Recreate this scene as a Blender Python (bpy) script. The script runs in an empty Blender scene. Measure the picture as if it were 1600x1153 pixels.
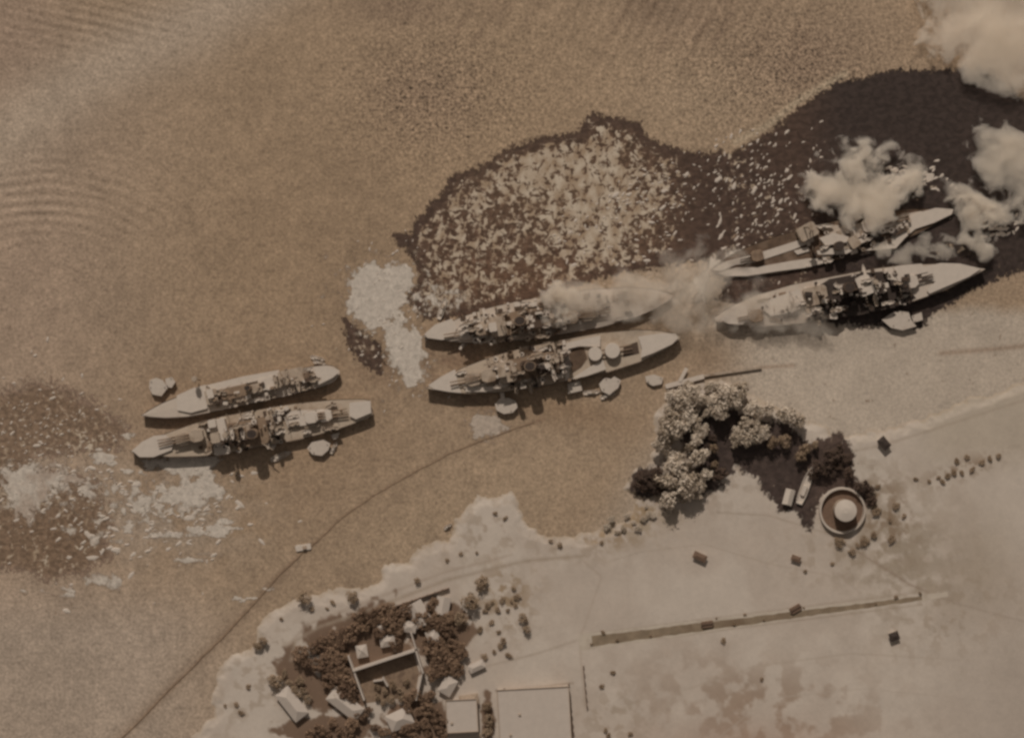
import bpy, bmesh, math, random
import numpy as np
from mathutils import Vector, Matrix, noise as mnoise
R = math.radians
random.seed(7)
scene = bpy.context.scene
COL = scene.collection

# ------------------------------------------------------------------ camera, sky, sun, exposure
H = 1500.0                 # flying height in metres
S = 0.475                  # metres on the water per picture unit of the 1600 wide plan
CX, CY = 800.0, 576.5
cam_d = bpy.data.cameras.new("camera"); cam = bpy.data.objects.new("camera", cam_d); COL.objects.link(cam)
cam.location = (0, 0, H); cam.rotation_euler = (0, 0, 0)
cam_d.sensor_width = 36.0; cam_d.lens = 36.0 * H / (1600 * S)
cam_d.clip_start = 10.0; cam_d.clip_end = 30000.0
scene.camera = cam
SUN_EL, SUN_AZ = 38.0, -11.0
world = bpy.data.worlds.new("World"); scene.world = world; world.use_nodes = True
wn = world.node_tree.nodes; wl = world.node_tree.links
bg = wn["Background"]
sky = wn.new("ShaderNodeTexSky"); sky.sky_type = 'NISHITA'; sky.sun_disc = False
sky.sun_elevation = R(SUN_EL); sky.sun_rotation = R(SUN_AZ)
hsv = wn.new("ShaderNodeHueSaturation"); hsv.inputs["Saturation"].default_value = 0.12
tin = wn.new("ShaderNodeMix"); tin.data_type = 'RGBA'; tin.blend_type = 'MULTIPLY'
tin.inputs[0].default_value = 1.0; tin.inputs[7].default_value = (1.0, 0.88, 0.76, 1)
wl.new(sky.outputs[0], hsv.inputs["Color"]); wl.new(hsv.outputs[0], tin.inputs[6]); wl.new(tin.outputs[2], bg.inputs["Color"])
bg.inputs["Strength"].default_value = 0.055
sun_d = bpy.data.lights.new("sun", 'SUN'); sun = bpy.data.objects.new("sun", sun_d); COL.objects.link(sun)
sun_d.energy = 3.0; sun_d.angle = R(0.5); sun_d.color = (1.0, 0.90, 0.79)
az = R(SUN_AZ); to_sun = Vector((math.sin(az) * math.cos(R(SUN_EL)), math.cos(az) * math.cos(R(SUN_EL)), math.sin(R(SUN_EL))))
sun.rotation_euler = to_sun.to_track_quat('Z', 'Y').to_euler(); sun.location = (0, 0, 600)
vs = scene.view_settings; vs.view_transform = 'Standard'; vs.look = 'None'; vs.gamma = 1.0; vs.use_curve_mapping = False
vs.exposure = -0.45
scene.cycles.volume_bounces = 12; scene.cycles.max_bounces = 12; scene.cycles.transparent_max_bounces = 12
scene.cycles.volume_step_rate = 1.0; scene.cycles.volume_max_steps = 128
scene.cycles.pixel_filter_type = 'BLACKMAN_HARRIS'; scene.cycles.filter_width = 2.9
scene.cycles.use_denoising = True

# ------------------------------------------------------------------ helpers
def P(px, py, z=0.0):
    """plan units -> metres for a point standing z metres above the water"""
    k = 1.0 - z / H
    return Vector(((px - CX) * S * k, (CY - py) * S * k, z))
def lin(c):
    c = c / 255.0
    return c / 12.92 if c <= 0.04045 else ((c + 0.055) / 1.055) ** 2.4
KR, KG, KB = 1.60, 1.74, 1.92
def alb(r, g, b):
    return (lin(r) * KR, lin(g) * KG, lin(b) * KB)
def tag(o, label=None, cat=None, group=None, kind=None):
    if label: o["label"] = label
    if cat: o["category"] = cat
    if group: o["group"] = group
    if kind: o["kind"] = kind
    return o
def empty(name, loc, rz=0.0):
    o = bpy.data.objects.new(name, None); o.empty_display_size = 2; COL.objects.link(o)
    o.location = loc; o.rotation_euler = (0, 0, rz); return o
def link_mesh(name, me, mat=None, parent=None):
    o = bpy.data.objects.new(name, me); COL.objects.link(o)
    if mat: me.materials.append(mat)
    if parent: o.parent = parent
    return o
def smoothstep(a, b, x):
    t = np.clip((x - a) / (b - a), 0, 1); return t * t * (3 - 2 * t)

class MB:
    """collects vertices and faces for one mesh"""
    def __init__(s): s.v = []; s.f = []
    def add(s, vs, fs):
        n = len(s.v); s.v += [tuple(v) for v in vs]; s.f += [tuple(n + i for i in f) for f in fs]; return s
    def prism(s, pts, z0, z1, top=1.0, cap=True):
        n = len(pts); cx = sum(p[0] for p in pts) / n; cy = sum(p[1] for p in pts) / n
        vs = [(p[0], p[1], z0) for p in pts] + [(cx + (p[0] - cx) * top, cy + (p[1] - cy) * top, z1) for p in pts]
        fs = [(i, (i + 1) % n, n + (i + 1) % n, n + i) for i in range(n)]
        if cap: fs += [tuple(range(n - 1, -1, -1)), tuple(range(n, 2 * n))]
        return s.add(vs, fs)
    def box(s, c, l, w, z0, z1, a=0.0, top=1.0):
        ca, sa = math.cos(a), math.sin(a); b = min(l, w) * 0.12
        q = [(-l/2+b, -w/2), (l/2-b, -w/2), (l/2, -w/2+b), (l/2, w/2-b), (l/2-b, w/2), (-l/2+b, w/2), (-l/2, w/2-b), (-l/2, -w/2+b)]
        return s.prism([(c[0] + x*ca - y*sa, c[1] + x*sa + y*ca) for x, y in q], z0, z1, top)
    def disc(s, c, rx, ry, z0, z1, n=16, top=1.0, a=0.0):
        ca, sa = math.cos(a), math.sin(a); pts = []
        for i in range(n):
            t = 2 * math.pi * i / n; x, y = rx * math.cos(t), ry * math.sin(t)
            pts.append((c[0] + x*ca - y*sa, c[1] + x*sa + y*ca))
        return s.prism(pts, z0, z1, top)
    def tube(s, a, b, r0, r1=None, n=7):
        r1 = r0 if r1 is None else r1
        a, b = Vector(a), Vector(b); d = (b - a).normalized(); u = d.orthogonal().normalized(); w = d.cross(u)
        vs = []
        for p, r in ((a, r0), (b, r1)):
            for i in range(n):
                t = 2 * math.pi * i / n; vs.append(p + (u * math.cos(t) + w * math.sin(t)) * r)
        fs = [(i, (i + 1) % n, n + (i + 1) % n, n + i) for i in range(n)] + [tuple(range(n - 1, -1, -1)), tuple(range(n, 2 * n))]
        return s.add(vs, fs)
    def mesh(s, name):
        me = bpy.data.meshes.new(name); me.from_pydata(s.v, [], s.f); me.update(); return me
    def build(s, name, mat=None, parent=None):
        return link_mesh(name, s.mesh(name), mat, parent)

# ------------------------------------------------------------------ materials
def nmat(name):
    m = bpy.data.materials.new(name); m.use_nodes = True
    nt = m.node_tree; return m, nt, nt.nodes, nt.links, nt.nodes["Principled BSDF"]
def worn(name, rgb, var=0.18, scale=0.35, rough=0.75, bump=0.3, stain=None, stain_amt=0.0, streak=None):
    """a solid colour with patchy wear"""
    m, nt, N, L, b = nmat(name)
    tc = N.new("ShaderNodeTexCoord"); mp = N.new("ShaderNodeMapping")
    if streak: mp.inputs["Scale"].default_value = streak
    L.new(tc.outputs["Object"], mp.inputs[0])
    n1 = N.new("ShaderNodeTexNoise"); n1.inputs["Scale"].default_value = scale; n1.inputs["Detail"].default_value = 6; n1.inputs["Roughness"].default_value = 0.65
    L.new(mp.outputs[0], n1.inputs["Vector"])
    r = N.new("ShaderNodeMapRange"); r.inputs[1].default_value = 0.3; r.inputs[2].default_value = 0.7; r.inputs[3].default_value = 1 - var; r.inputs[4].default_value = 1 + var * 0.6
    L.new(n1.outputs["Fac"], r.inputs[0])
    mx = N.new("ShaderNodeMix"); mx.data_type = 'RGBA'; mx.blend_type = 'MULTIPLY'; mx.inputs[0].default_value = 1; mx.inputs[6].default_value = (*rgb, 1)
    L.new(r.outputs[0], mx.inputs[7]); out = mx.outputs[2]
    if stain:
        n2 = N.new("ShaderNodeTexNoise"); n2.inputs["Scale"].default_value = scale * 0.35; n2.inputs["Detail"].default_value = 5
        L.new(tc.outputs["Object"], n2.inputs["Vector"])
        r2 = N.new("ShaderNodeMapRange"); r2.inputs[1].default_value = 0.5; r2.inputs[2].default_value = 0.68; r2.inputs[4].default_value = stain_amt
        L.new(n2.outputs["Fac"], r2.inputs[0])
        m2 = N.new("ShaderNodeMix"); m2.data_type = 'RGBA'; m2.inputs[7].default_value = (*stain, 1)
        L.new(r2.outputs[0], m2.inputs[0]); L.new(out, m2.inputs[6]); out = m2.outputs[2]
    L.new(out, b.inputs["Base Color"]); b.inputs["Roughness"].default_value = rough; b.inputs["Specular IOR Level"].default_value = 0.25
    bp = N.new("ShaderNodeBump"); bp.inputs["Strength"].default_value = bump; bp.inputs["Distance"].default_value = 0.2
    L.new(n1.outputs["Fac"], bp.inputs["Height"]); L.new(bp.outputs[0], b.inputs["Normal"])
    return m
M = {
 'canvas':  worn('canvas', alb(167,152,137), 0.07, 0.25, 0.9, 0.2),
 'paint':   worn('pale_grey_paint', alb(146,128,110), 0.22, 0.3, 0.6, 0.2, alb(104,84,66), 0.7),
 'grey':    worn('grey_paint', alb(118,97,78), 0.28, 0.4, 0.6, 0.2, alb(80,62,50), 0.6),
 'dark':    worn('dark_steel', alb(72,57,46), 0.35, 0.5, 0.6, 0.3),
 'black':   worn('soot_black', alb(56,46,40), 0.3, 0.5, 0.8, 0.3),
 'deck':    worn('teak_deck', alb(155,137,118), 0.15, 0.3, 0.85, 0.2, alb(120,98,78), 0.5, (1, 6, 1)),
 'deckw':   worn('bleached_deck', alb(163,147,131), 0.08, 0.3, 0.85, 0.2, alb(140,120,102), 0.4, (1, 6, 1)),
 'deckd':   worn('oily_deck', alb(84,66,52), 0.35, 0.2, 0.8, 0.2, alb(128,108,90), 0.5),
 'hull':    worn('hull_paint', alb(104,84,68), 0.25, 0.15, 0.6, 0.1),
 'concrete':worn('concrete', alb(163,148,133), 0.08, 0.3, 0.9, 0.2, alb(138,120,103), 0.35),
 'roofw':   worn('white_roof', alb(160,145,131), 0.06, 0.2, 0.8, 0.15),
 'roofd':   worn('brown_roof', alb(98,77,62), 0.2, 0.3, 0.85, 0.2),
 'wood':    worn('weathered_timber', alb(140,120,101), 0.2, 0.5, 0.9, 0.3),
 'bark':    worn('bark', (0.11,0.08,0.055), 0.3, 2.0, 0.95, 0.5),
 'wire':    worn('tarred_line', alb(116,95,75), 0.25, 0.2, 0.9, 0.2),
}
def leafmat(name, a, b_):
    m, nt, N, L, b = nmat(name)
    oi = N.new("ShaderNodeObjectInfo"); g = N.new("ShaderNodeNewGeometry")
    ad = N.new("ShaderNodeMath"); ad.operation = 'ADD'; L.new(g.outputs["Random Per Island"], ad.inputs[0]); L.new(oi.outputs["Random"], ad.inputs[1])
    fr = N.new("ShaderNodeMath"); fr.operation = 'MULTIPLY'; fr.inputs[1].default_value = 0.5; L.new(ad.outputs[0], fr.inputs[0])
    mx = N.new("ShaderNodeMix"); mx.data_type = 'RGBA'; mx.inputs[6].default_value = (*a, 1); mx.inputs[7].default_value = (*b_, 1)
    L.new(fr.outputs[0], mx.inputs[0]); L.new(mx.outputs[2], b.inputs["Base Color"]); b.inputs["Roughness"].default_value = 0.8; b.inputs["Specular IOR Level"].default_value = 0.15
    return m
M['leaf_dark'] = leafmat('dark_leaves', alb(80,61,48), alb(132,106,84))
M['leaf_mid'] = leafmat('brown_leaves', alb(104,84,64), alb(142,120,98))
M['leaf_black'] = leafmat('sooty_leaves', alb(54,44,38), alb(84,66,54))
M['leaf_pale'] = leafmat('pale_leaves', alb(124,106,86), alb(186,169,150))

# ------------------------------------------------------------------ numpy noise and masks
rng = np.random.default_rng(11)
def vnoise(X, Y, cell, seed):
    r = np.random.default_rng(seed); n = 128; T = r.random((n, n))
    x = X / cell + 1000.5; y = Y / cell + 1000.5
    xi = np.floor(x).astype(int); yi = np.floor(y).astype(int); fx = x - xi; fy = y - yi
    fx = fx*fx*(3-2*fx); fy = fy*fy*(3-2*fy)
    a = T[yi % n, xi % n]; b = T[yi % n, (xi+1) % n]; c = T[(yi+1) % n, xi % n]; d = T[(yi+1) % n, (xi+1) % n]
    return a*(1-fx)*(1-fy) + b*fx*(1-fy) + c*(1-fx)*fy + d*fx*fy
def fbm(X, Y, cell, seed, octs=4):
    s = 0; a = 1; t = 0
    for i in range(octs):
        s = s + a * vnoise(X, Y, cell / 2**i, seed + i * 17); t += a; a *= 0.55
    return s / t - 0.5
def rot(X, Y, a):
    return X*math.cos(a) + Y*math.sin(a), -X*math.sin(a) + Y*math.cos(a)
def sdf(poly, X, Y):
    """signed distance in plan units, positive inside"""
    p = np.array(poly, float); d = np.full(X.shape, 1e18); ins = np.zeros(X.shape, bool)
    for i in range(len(p)):
        a = p[i]; b = p[(i+1) % len(p)]; e = b - a; L2 = max(e @ e, 1e-9)
        t = np.clip(((X-a[0])*e[0] + (Y-a[1])*e[1]) / L2, 0, 1)
        d = np.minimum(d, (X-a[0]-t*e[0])**2 + (Y-a[1]-t*e[1])**2)
        if a[1] != b[1]:
            c = ((a[1] > Y) != (b[1] > Y)) & (X < (b[0]-a[0]) * (Y-a[1]) / (b[1]-a[1]) + a[0]); ins ^= c
    return np.where(ins, 1, -1) * np.sqrt(d)
def line_d(pts, X, Y):
    d = np.full(X.shape, 1e18); p = np.array(pts, float)
    for i in range(len(p)-1):
        a, b = p[i], p[i+1]; e = b-a; t = np.clip(((X-a[0])*e[0] + (Y-a[1])*e[1]) / max(e@e, 1e-9), 0, 1)
        d = np.minimum(d, (X-a[0]-t*e[0])**2 + (Y-a[1]-t*e[1])**2)
    return np.sqrt(d)
def blob(X, Y, cx, cy, rx, ry, ang=0.0):
    x, y = rot(X-cx, Y-cy, R(ang)); return np.exp(-((x/rx)**2 + (y/ry)**2))
def axis(lo, hi, step, far):
    a = list(np.arange(lo, hi + step*0.5, step)); g = step; x = a[-1]; ext = []
    while x < far: g *= 1.5; x += g; ext.append(x)
    g = step; x = a[0]; pre = []
    while x > -far: g *= 1.5; x -= g; pre.append(x)
    return np.array(pre[::-1] + a + ext)
def sheet(name, xs, ys, Zf, cols, keep=None, mat=None, extra=None):
    """a grid on plan axes xs, ys; Z array, colour array, optional mask of kept vertices"""
    nx, ny = len(xs), len(ys)
    X, Y = np.meshgrid(xs, ys)
    V = np.stack([(X-CX)*S, (CY-Y)*S, Zf], -1).reshape(-1, 3)
    idx = np.arange(nx*ny).reshape(ny, nx)
    F = np.stack([idx[:-1,:-1], idx[1:,:-1], idx[1:,1:], idx[:-1,1:]], -1).reshape(-1, 4)
    att = {'tint': np.concatenate([cols.reshape(-1,3), np.ones((nx*ny,1))], 1)}
    ex = {k: v.reshape(-1) for k, v in (extra or {}).items()}
    if keep is not None:
        k = keep.reshape(-1); F = F[k[F].sum(1) >= 3]
        used = np.unique(F); remap = -np.ones(nx*ny, int); remap[used] = np.arange(len(used)); F = remap[F]; V = V[used]
        att['tint'] = att['tint'][used]; ex = {q: v[used] for q, v in ex.items()}
    me = bpy.data.meshes.new(name)
    me.vertices.add(len(V)); me.vertices.foreach_set("co", V.astype(np.float32).ravel())
    me.loops.add(F.size); me.loops.foreach_set("vertex_index", F.astype(np.int32).ravel())
    me.polygons.add(len(F)); me.polygons.foreach_set("loop_start", (np.arange(len(F))*4).astype(np.int32)); me.polygons.foreach_set("loop_total", np.full(len(F), 4, np.int32))
    me.polygons.foreach_set("use_smooth", np.ones(len(F), bool))
    a = me.attributes.new("tint", 'FLOAT_COLOR', 'POINT'); a.data.foreach_set("color", att['tint'].astype(np.float32).ravel())
    for q, v in ex.items():
        e = me.attributes.new(q, 'FLOAT', 'POINT'); e.data.foreach_set("value", v.astype(np.float32))
    me.update(calc_edges=True); me.validate()
    return link_mesh(name, me, mat)
def mixc(base, c, w):
    return base * (1 - w[..., None]) + np.array(alb(*c)) * w[..., None]

# ------------------------------------------------------------------ surface materials of water, oil, foam, land
def attr(N, name): a = N.new("ShaderNodeAttribute"); a.attribute_name = name; return a
def pos(N, L, scale=(1,1,1), rz=0.0):
    g = N.new("ShaderNodeNewGeometry"); mp = N.new("ShaderNodeMapping"); mp.vector_type = 'POINT'
    mp.inputs["Scale"].default_value = scale; mp.inputs["Rotation"].default_value = (0, 0, rz); L.new(g.outputs["Position"], mp.inputs[0]); return mp.outputs[0]
def nz(N, L, v, sc, det=3, ro=0.6, dist=0.0):
    n = N.new("ShaderNodeTexNoise"); n.inputs["Scale"].default_value = sc; n.inputs["Detail"].default_value = det; n.inputs["Roughness"].default_value = ro; n.inputs["Distortion"].default_value = dist
    L.new(v, n.inputs["Vector"]); return n.outputs["Fac"]
def mr(N, L, v, a, b, c, d, smooth=False):
    r = N.new("ShaderNodeMapRange"); r.inputs[1].default_value = a; r.inputs[2].default_value = b; r.inputs[3].default_value = c; r.inputs[4].default_value = d
    if smooth: r.interpolation_type = 'SMOOTHSTEP'
    L.new(v, r.inputs[0]); return r.outputs[0]
def mth(N, L, op, a, b=None):
    m = N.new("ShaderNodeMath"); m.operation = op
    for i, x in enumerate((a, b)):
        if x is None: continue
        if isinstance(x, (int, float)): m.inputs[i].default_value = x
        else: L.new(x, m.inputs[i])
    return m.outputs[0]
def mul(N, L, c, f):
    mx = N.new("ShaderNodeMix"); mx.data_type = 'RGBA'; mx.blend_type = 'MULTIPLY'; mx.inputs[0].default_value = 1; L.new(c, mx.inputs[6]); L.new(f, mx.inputs[7]); return mx.outputs[2]
def mixn(N, L, f, a, b):
    mx = N.new("ShaderNodeMix"); mx.data_type = 'RGBA'; L.new(f, mx.inputs[0])
    for i, x in ((6, a), (7, b)):
        if isinstance(x, tuple): mx.inputs[i].default_value = (*x, 1)
        else: L.new(x, mx.inputs[i])
    return mx.outputs[2]

def water_mat():
    m, nt, N, L, b = nmat('harbour_water')
    t = attr(N, "tint").outputs["Color"]; ch = attr(N, "chop").outputs["Fac"]
    v = pos(N, L)
    a = nz(N, L, v, 0.42, 3, 0.7, 0.5); c = nz(N, L, v, 0.09, 3, 0.6)
    fa = mth(N, L, 'MULTIPLY', mth(N, L, 'SUBTRACT', a, 0.5), mth(N, L, 'ADD', mth(N, L, 'MULTIPLY', ch, 1.7), 0.75))
    fc = mth(N, L, 'MULTIPLY', mth(N, L, 'SUBTRACT', c, 0.5), 0.28)
    f = mth(N, L, 'ADD', mth(N, L, 'ADD', fa, fc), 1.0)
    L.new(mul(N, L, t, f), b.inputs["Base Color"])
    b.inputs["Roughness"].default_value = 0.42; b.inputs["Specular IOR Level"].default_value = 0.25
    v2 = pos(N, L, (1, 0.55, 1), R(20))
    w = nz(N, L, v2, 0.5, 4, 0.65, 0.3)
    bp = N.new("ShaderNodeBump"); bp.inputs["Strength"].default_value = 0.5; bp.inputs["Distance"].default_value = 0.35
    L.new(w, bp.inputs["Height"]); L.new(bp.outputs[0], b.inputs["Normal"]); return m
def feather(N, L, nt, b, lo, hi, amp, sc=0.35):
    """thins a floating film out raggedly towards its rim"""
    e = attr(N, "edge").outputs["Fac"]; v = pos(N, L, (1, .7, 1), -0.7)
    n = nz(N, L, v, sc, 4, .65, .6)
    a = mr(N, L, mth(N, L, 'ADD', e, mth(N, L, 'MULTIPLY', mth(N, L, 'SUBTRACT', n, .5), amp)), lo, hi, 0, 1, True)
    tr = N.new("ShaderNodeBsdfTransparent"); ms = N.new("ShaderNodeMixShader"); out = next(x for x in N if x.type == 'OUTPUT_MATERIAL')
    L.new(a, ms.inputs[0]); L.new(tr.outputs[0], ms.inputs[1]); L.new(b.outputs[0], ms.inputs[2]); L.new(ms.outputs[0], out.inputs["Surface"])
def oil_mat(name='oil_film', sc=0.155, ang=-0.75, soft=1.0):
    m, nt, N, L, b = nmat(name)
    t = attr(N, "tint").outputs["Color"]; fk = attr(N, "fleck").outputs["Fac"]
    v = pos(N, L, (1.0, 0.75, 1), ang)
    n1 = nz(N, L, v, sc, 3, 0.6, 1.2)
    v2 = pos(N, L, (0.7, 1.0, 1), ang + 0.5)
    n2 = nz(N, L, v2, sc * 1.9, 2, 0.5, 0.6)
    n = mth(N, L, 'ADD', mth(N, L, 'MULTIPLY', n1, 0.62), mth(N, L, 'MULTIPLY', n2, 0.38))
    thr = mth(N, L, 'SUBTRACT', 0.70, mth(N, L, 'MULTIPLY', fk, 0.30))
    d = mth(N, L, 'SUBTRACT', n, thr)
    k = mr(N, L, d, -0.02, 0.075, 0.0, 1.0, True)
    # broken silvery film between the thick lumps
    film = mth(N, L, 'ADD', mr(N, L, n2, 0.36, 0.64, 0.72, 1.15), mth(N, L, 'MULTIPLY', fk, mr(N, L, nz(N, L, v, sc * 1.5, 3, .6, .5), 0.46, 0.68, -0.1, 0.5)))
    base = mul(N, L, t, film)
    shade = nz(N, L, v, 0.12, 2, 0.5)
    fc = mixn(N, L, mr(N, L, shade, 0.35, 0.65, 0.0, 1.0), alb(136,114,92), alb(166,149,129))
    L.new(mixn(N, L, k, base, fc), b.inputs["Base Color"])
    b.inputs["Roughness"].default_value = 0.5; b.inputs["Specular IOR Level"].default_value = 0.2
    bp = N.new("ShaderNodeBump"); bp.inputs["Strength"].default_value = 0.5; bp.inputs["Distance"].default_value = 0.5
    L.new(n, bp.inputs["Height"]); L.new(bp.outputs[0], b.inputs["Normal"]); feather(N, L, nt, b, -2.0, 6.0 * soft, 34.0 * soft); return m
def foam_mat():
    m, nt, N, L, b = nmat('foam_scum')
    t = attr(N, "tint").outputs["Color"]; v = pos(N, L)
    a = nz(N, L, v, 0.3, 4, 0.65, 0.8)
    L.new(mul(N, L, t, mr(N, L, a, 0.3, 0.7, 0.72, 1.18)), b.inputs["Base Color"]); b.inputs["Roughness"].default_value = 0.9; b.inputs["Specular IOR Level"].default_value = 0.1
    bp = N.new("ShaderNodeBump"); bp.inputs["Strength"].default_value = 0.25; bp.inputs["Distance"].default_value = 0.3
    L.new(a, bp.inputs["Height"]); L.new(bp.outputs[0], b.inputs["Normal"]); feather(N, L, nt, b, -.2, .8, 3.2, .3); return m
def land_mat():
    m, nt, N, L, b = nmat('coral_ground')
    t = attr(N, "tint").outputs["Color"]; v = pos(N, L)
    a = nz(N, L, v, 0.32, 5, 0.7, 0.4); c = nz(N, L, v, 0.05, 4, 0.6)
    f = mth(N, L, 'ADD', mth(N, L, 'MULTIPLY', mth(N, L, 'SUBTRACT', a, 0.5), 0.28), mth(N, L, 'ADD', mth(N, L, 'MULTIPLY', mth(N, L, 'SUBTRACT', c, 0.5), 0.24), 1.0))
    L.new(mul(N, L, t, f), b.inputs["Base Color"]); b.inputs["Roughness"].default_value = 0.95; b.inputs["Specular IOR Level"].default_value = 0.1
    bp = N.new("ShaderNodeBump"); bp.inputs["Strength"].default_value = 0.35; bp.inputs["Distance"].default_value = 0.4
    L.new(a, bp.inputs["Height"]); L.new(bp.outputs[0], b.inputs["Normal"]); return m

# ------------------------------------------------------------------ outlines
SHORE = [(300,1153),(333,1120),(338,1060),(362,1022),(395,1006),(408,976),(425,955),(458,934),(482,930),(500,934),(512,922),(545,922),(575,912),(590,906),(602,884),(640,880),(652,856),(698,842),(714,806),(738,788),(745,772),(756,778),(792,776),(800,768),(806,784),(814,800),(826,824),(872,836),(925,834),(962,816),(985,800),(990,780),(978,762),(990,742),(1012,726),(1030,700),(1024,672),(1026,648),(1044,626),(1052,604),(1090,592),(1140,598),(1182,618),(1230,642),(1290,668),(1330,682),(1400,668),(1500,632),(1600,596),(9000,-2500),(9000,9000),(-300,9000),(200,1700)]
xs = axis(-40, 1640, 2.2, 15000); ys = axis(-30, 1185, 2.2, 15000)
X, Y = np.meshgrid(xs, ys)

# water
W = np.zeros(X.shape + (3,)) + np.array(alb(138,116,94))
W = mixc(W, (136,113,89), 0.6 * blob(X, Y, 700, 150, 420, 260))
W = mixc(W, (143,122,103), 0.9 * smoothstep(420, -20, X) * smoothstep(-50, 200, Y))
W = mixc(W, (137,115,97), 0.9 * blob(X, Y, 0, 60, 110, 130) + 0.5 * blob(X, Y, 40, 420, 120, 150))
W = mixc(W, (152,133,114), 0.95 * np.exp(-(line_d([(-60,260),(120,130),(260,60),(420,-40)], X, Y) / (58 + 25 * fbm(X, Y, 120, 5)))**2))
W = mixc(W, (112,92,76), 0.55 * blob(X, Y, 660, 150, 90, 70) + 0.65 * blob(X, Y, 1240, 110, 130, 70, -20) + 0.5 * blob(X, Y, 620, 10, 90, 30) + 0.45 * blob(X, Y, 1060, 20, 90, 60))
uu, vv = rot(X, Y, R(-58)); W = mixc(W, (108,88,71), 0.95 * np.clip(fbm(uu / 4.5, vv, 16, 16) * 3, 0, 1) * np.maximum(blob(X, Y, 1100, 40, 220, 90), blob(X, Y, 740, 20, 130, 60)))
W = mixc(W, (144,122,99), 0.7 * blob(X, Y, 1100, 160, 130, 70) + 0.7 * blob(X, Y, 760, 780, 200, 70, -20) + 0.5 * blob(X, Y, 640, 850, 80, 50))
W = mixc(W, (144,126,109), 0.95 * smoothstep(880, 1000, Y) * smoothstep(460, 200, X))
W = mixc(W, (157,141,124), 0.97 * smoothstep(1070, 1230, X + 0.6 * (Y - 520)) * smoothstep(470, 500, Y - 20 * fbm(X, Y, 60, 8)))  # pale smoke haze over the right channel, painted into the water colour
W = mixc(W, (150,134,117), 0.8 * blob(X, Y, 1080, 455, 100, 50) + 0.5 * blob(X, Y, 1150, 520, 80, 40))  # whitish haze between the middle and right ships, mixed into the water tint
W = mixc(W, (130,107,84), 0.6 * blob(X, Y, 480, 420, 260, 240))
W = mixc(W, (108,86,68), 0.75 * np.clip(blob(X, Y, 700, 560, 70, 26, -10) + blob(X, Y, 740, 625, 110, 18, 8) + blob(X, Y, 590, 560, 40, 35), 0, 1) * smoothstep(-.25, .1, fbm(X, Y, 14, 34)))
W = mixc(W, (120,97,75), 0.6 * blob(X, Y, 400, 660, 220, 80, 10) + 0.6 * blob(X, Y, 1110, 560, 50, 40) + 0.3 * blob(X, Y, 450, 790, 110, 70) + 0.7 * blob(X, Y, 885, 640, 110, 30, 12))
W = mixc(W, (116,96,78), 0.45 * np.exp(-(line_d([(150,1190),(300,1040),(400,945),(460,880)], X, Y) / 12)**2))
W = mixc(W, (108,86,68), 0.75 * np.exp(-(line_d([(150,1196),(190,1153),(300,1043),(345,998),(392,948),(430,905),(472,864),(500,842),(535,808),(585,774),(640,742),(700,710),(760,686),(850,655)], X, Y) / 3.2)**2) * (.6 + 1.2*fbm(X, Y, 20, 15)))
W = mixc(W, (128,106,88), 0.7 * np.exp(-(line_d([(1470,552),(1560,545),(1640,536)], X, Y) / 4.0)**2) + 0.7*np.exp(-(line_d([(1190,574),(1240,571)], X, Y) / 3.0)**2))
W = mixc(W, (144,127,110), 0.75 * np.maximum(blob(X, Y, 260, 800, 130, 75), blob(X, Y, 60, 750, 110, 40)) * smoothstep(-.2, .15, fbm(X, Y, 30, 33)))
W = mixc(W, (152,133,110), 0.8 * np.exp(-(line_d([(1150,222),(1200,196),(1250,156),(1320,116)], X, Y) / 6)**2))
W *= (1 + 0.20 * fbm(X, Y, 150, 21) + 0.22 * fbm(X, Y, 34, 31) + 0.30 * fbm(X, Y, 10, 32, 3) * smoothstep(1200, 1000, X + .5*(Y-450)))[..., None]
chop = 0.45 + 1.5 * (blob(X, Y, 680, 150, 130, 90) + blob(X, Y, 1230, 120, 160, 90)) + 0.25 * smoothstep(560, 640, X) * smoothstep(400, 200, Y) - 0.35 * smoothstep(1150, 1300, X) * smoothstep(480, 520, Y)
# swell: real ripples in the surface
Rr = np.hypot((X - 70) * 0.8, Y - 505)
amp = blob(X, Y, 90, 320, 190, 75)
Z = 0.24 * amp * (0.35 + 1.6 * np.clip(fbm(X, Y, 45, 13) + .5, 0, 1)**2) * np.sin(Rr / 2.5 + 3.2 * fbm(X, Y, 60, 3) + 2.0 * fbm(X, Y, 200, 14)) * smoothstep(-60, 0, X)
u, v_ = rot(X, Y, R(12)); Z = Z + 0.16 * blob(X, Y, 150, 35, 170, 55) * np.sin(v_ / 2.3 + 3 * fbm(X, Y, 60, 4))
u, v_ = rot(X, Y, R(-62)); Z = Z + 0.18 * blob(X, Y, 1050, 30, 210, 80) * np.sin(v_ / 2.8 + 4 * fbm(X, Y, 60, 6))
u, v_ = rot(X, Y, R(-70)); Z = Z + 0.12 * blob(X, Y, 720, 15, 110, 50) * np.sin(v_ / 3.2 + 4 * fbm(X, Y, 60, 9))
Z[(X < -40) | (X > 1640) | (Y < -30) | (Y > 1185)] = 0
water = sheet("harbour_water", xs, ys, Z, W, None, water_mat(), {'chop': chop}); tag(water, kind="structure")

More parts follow.
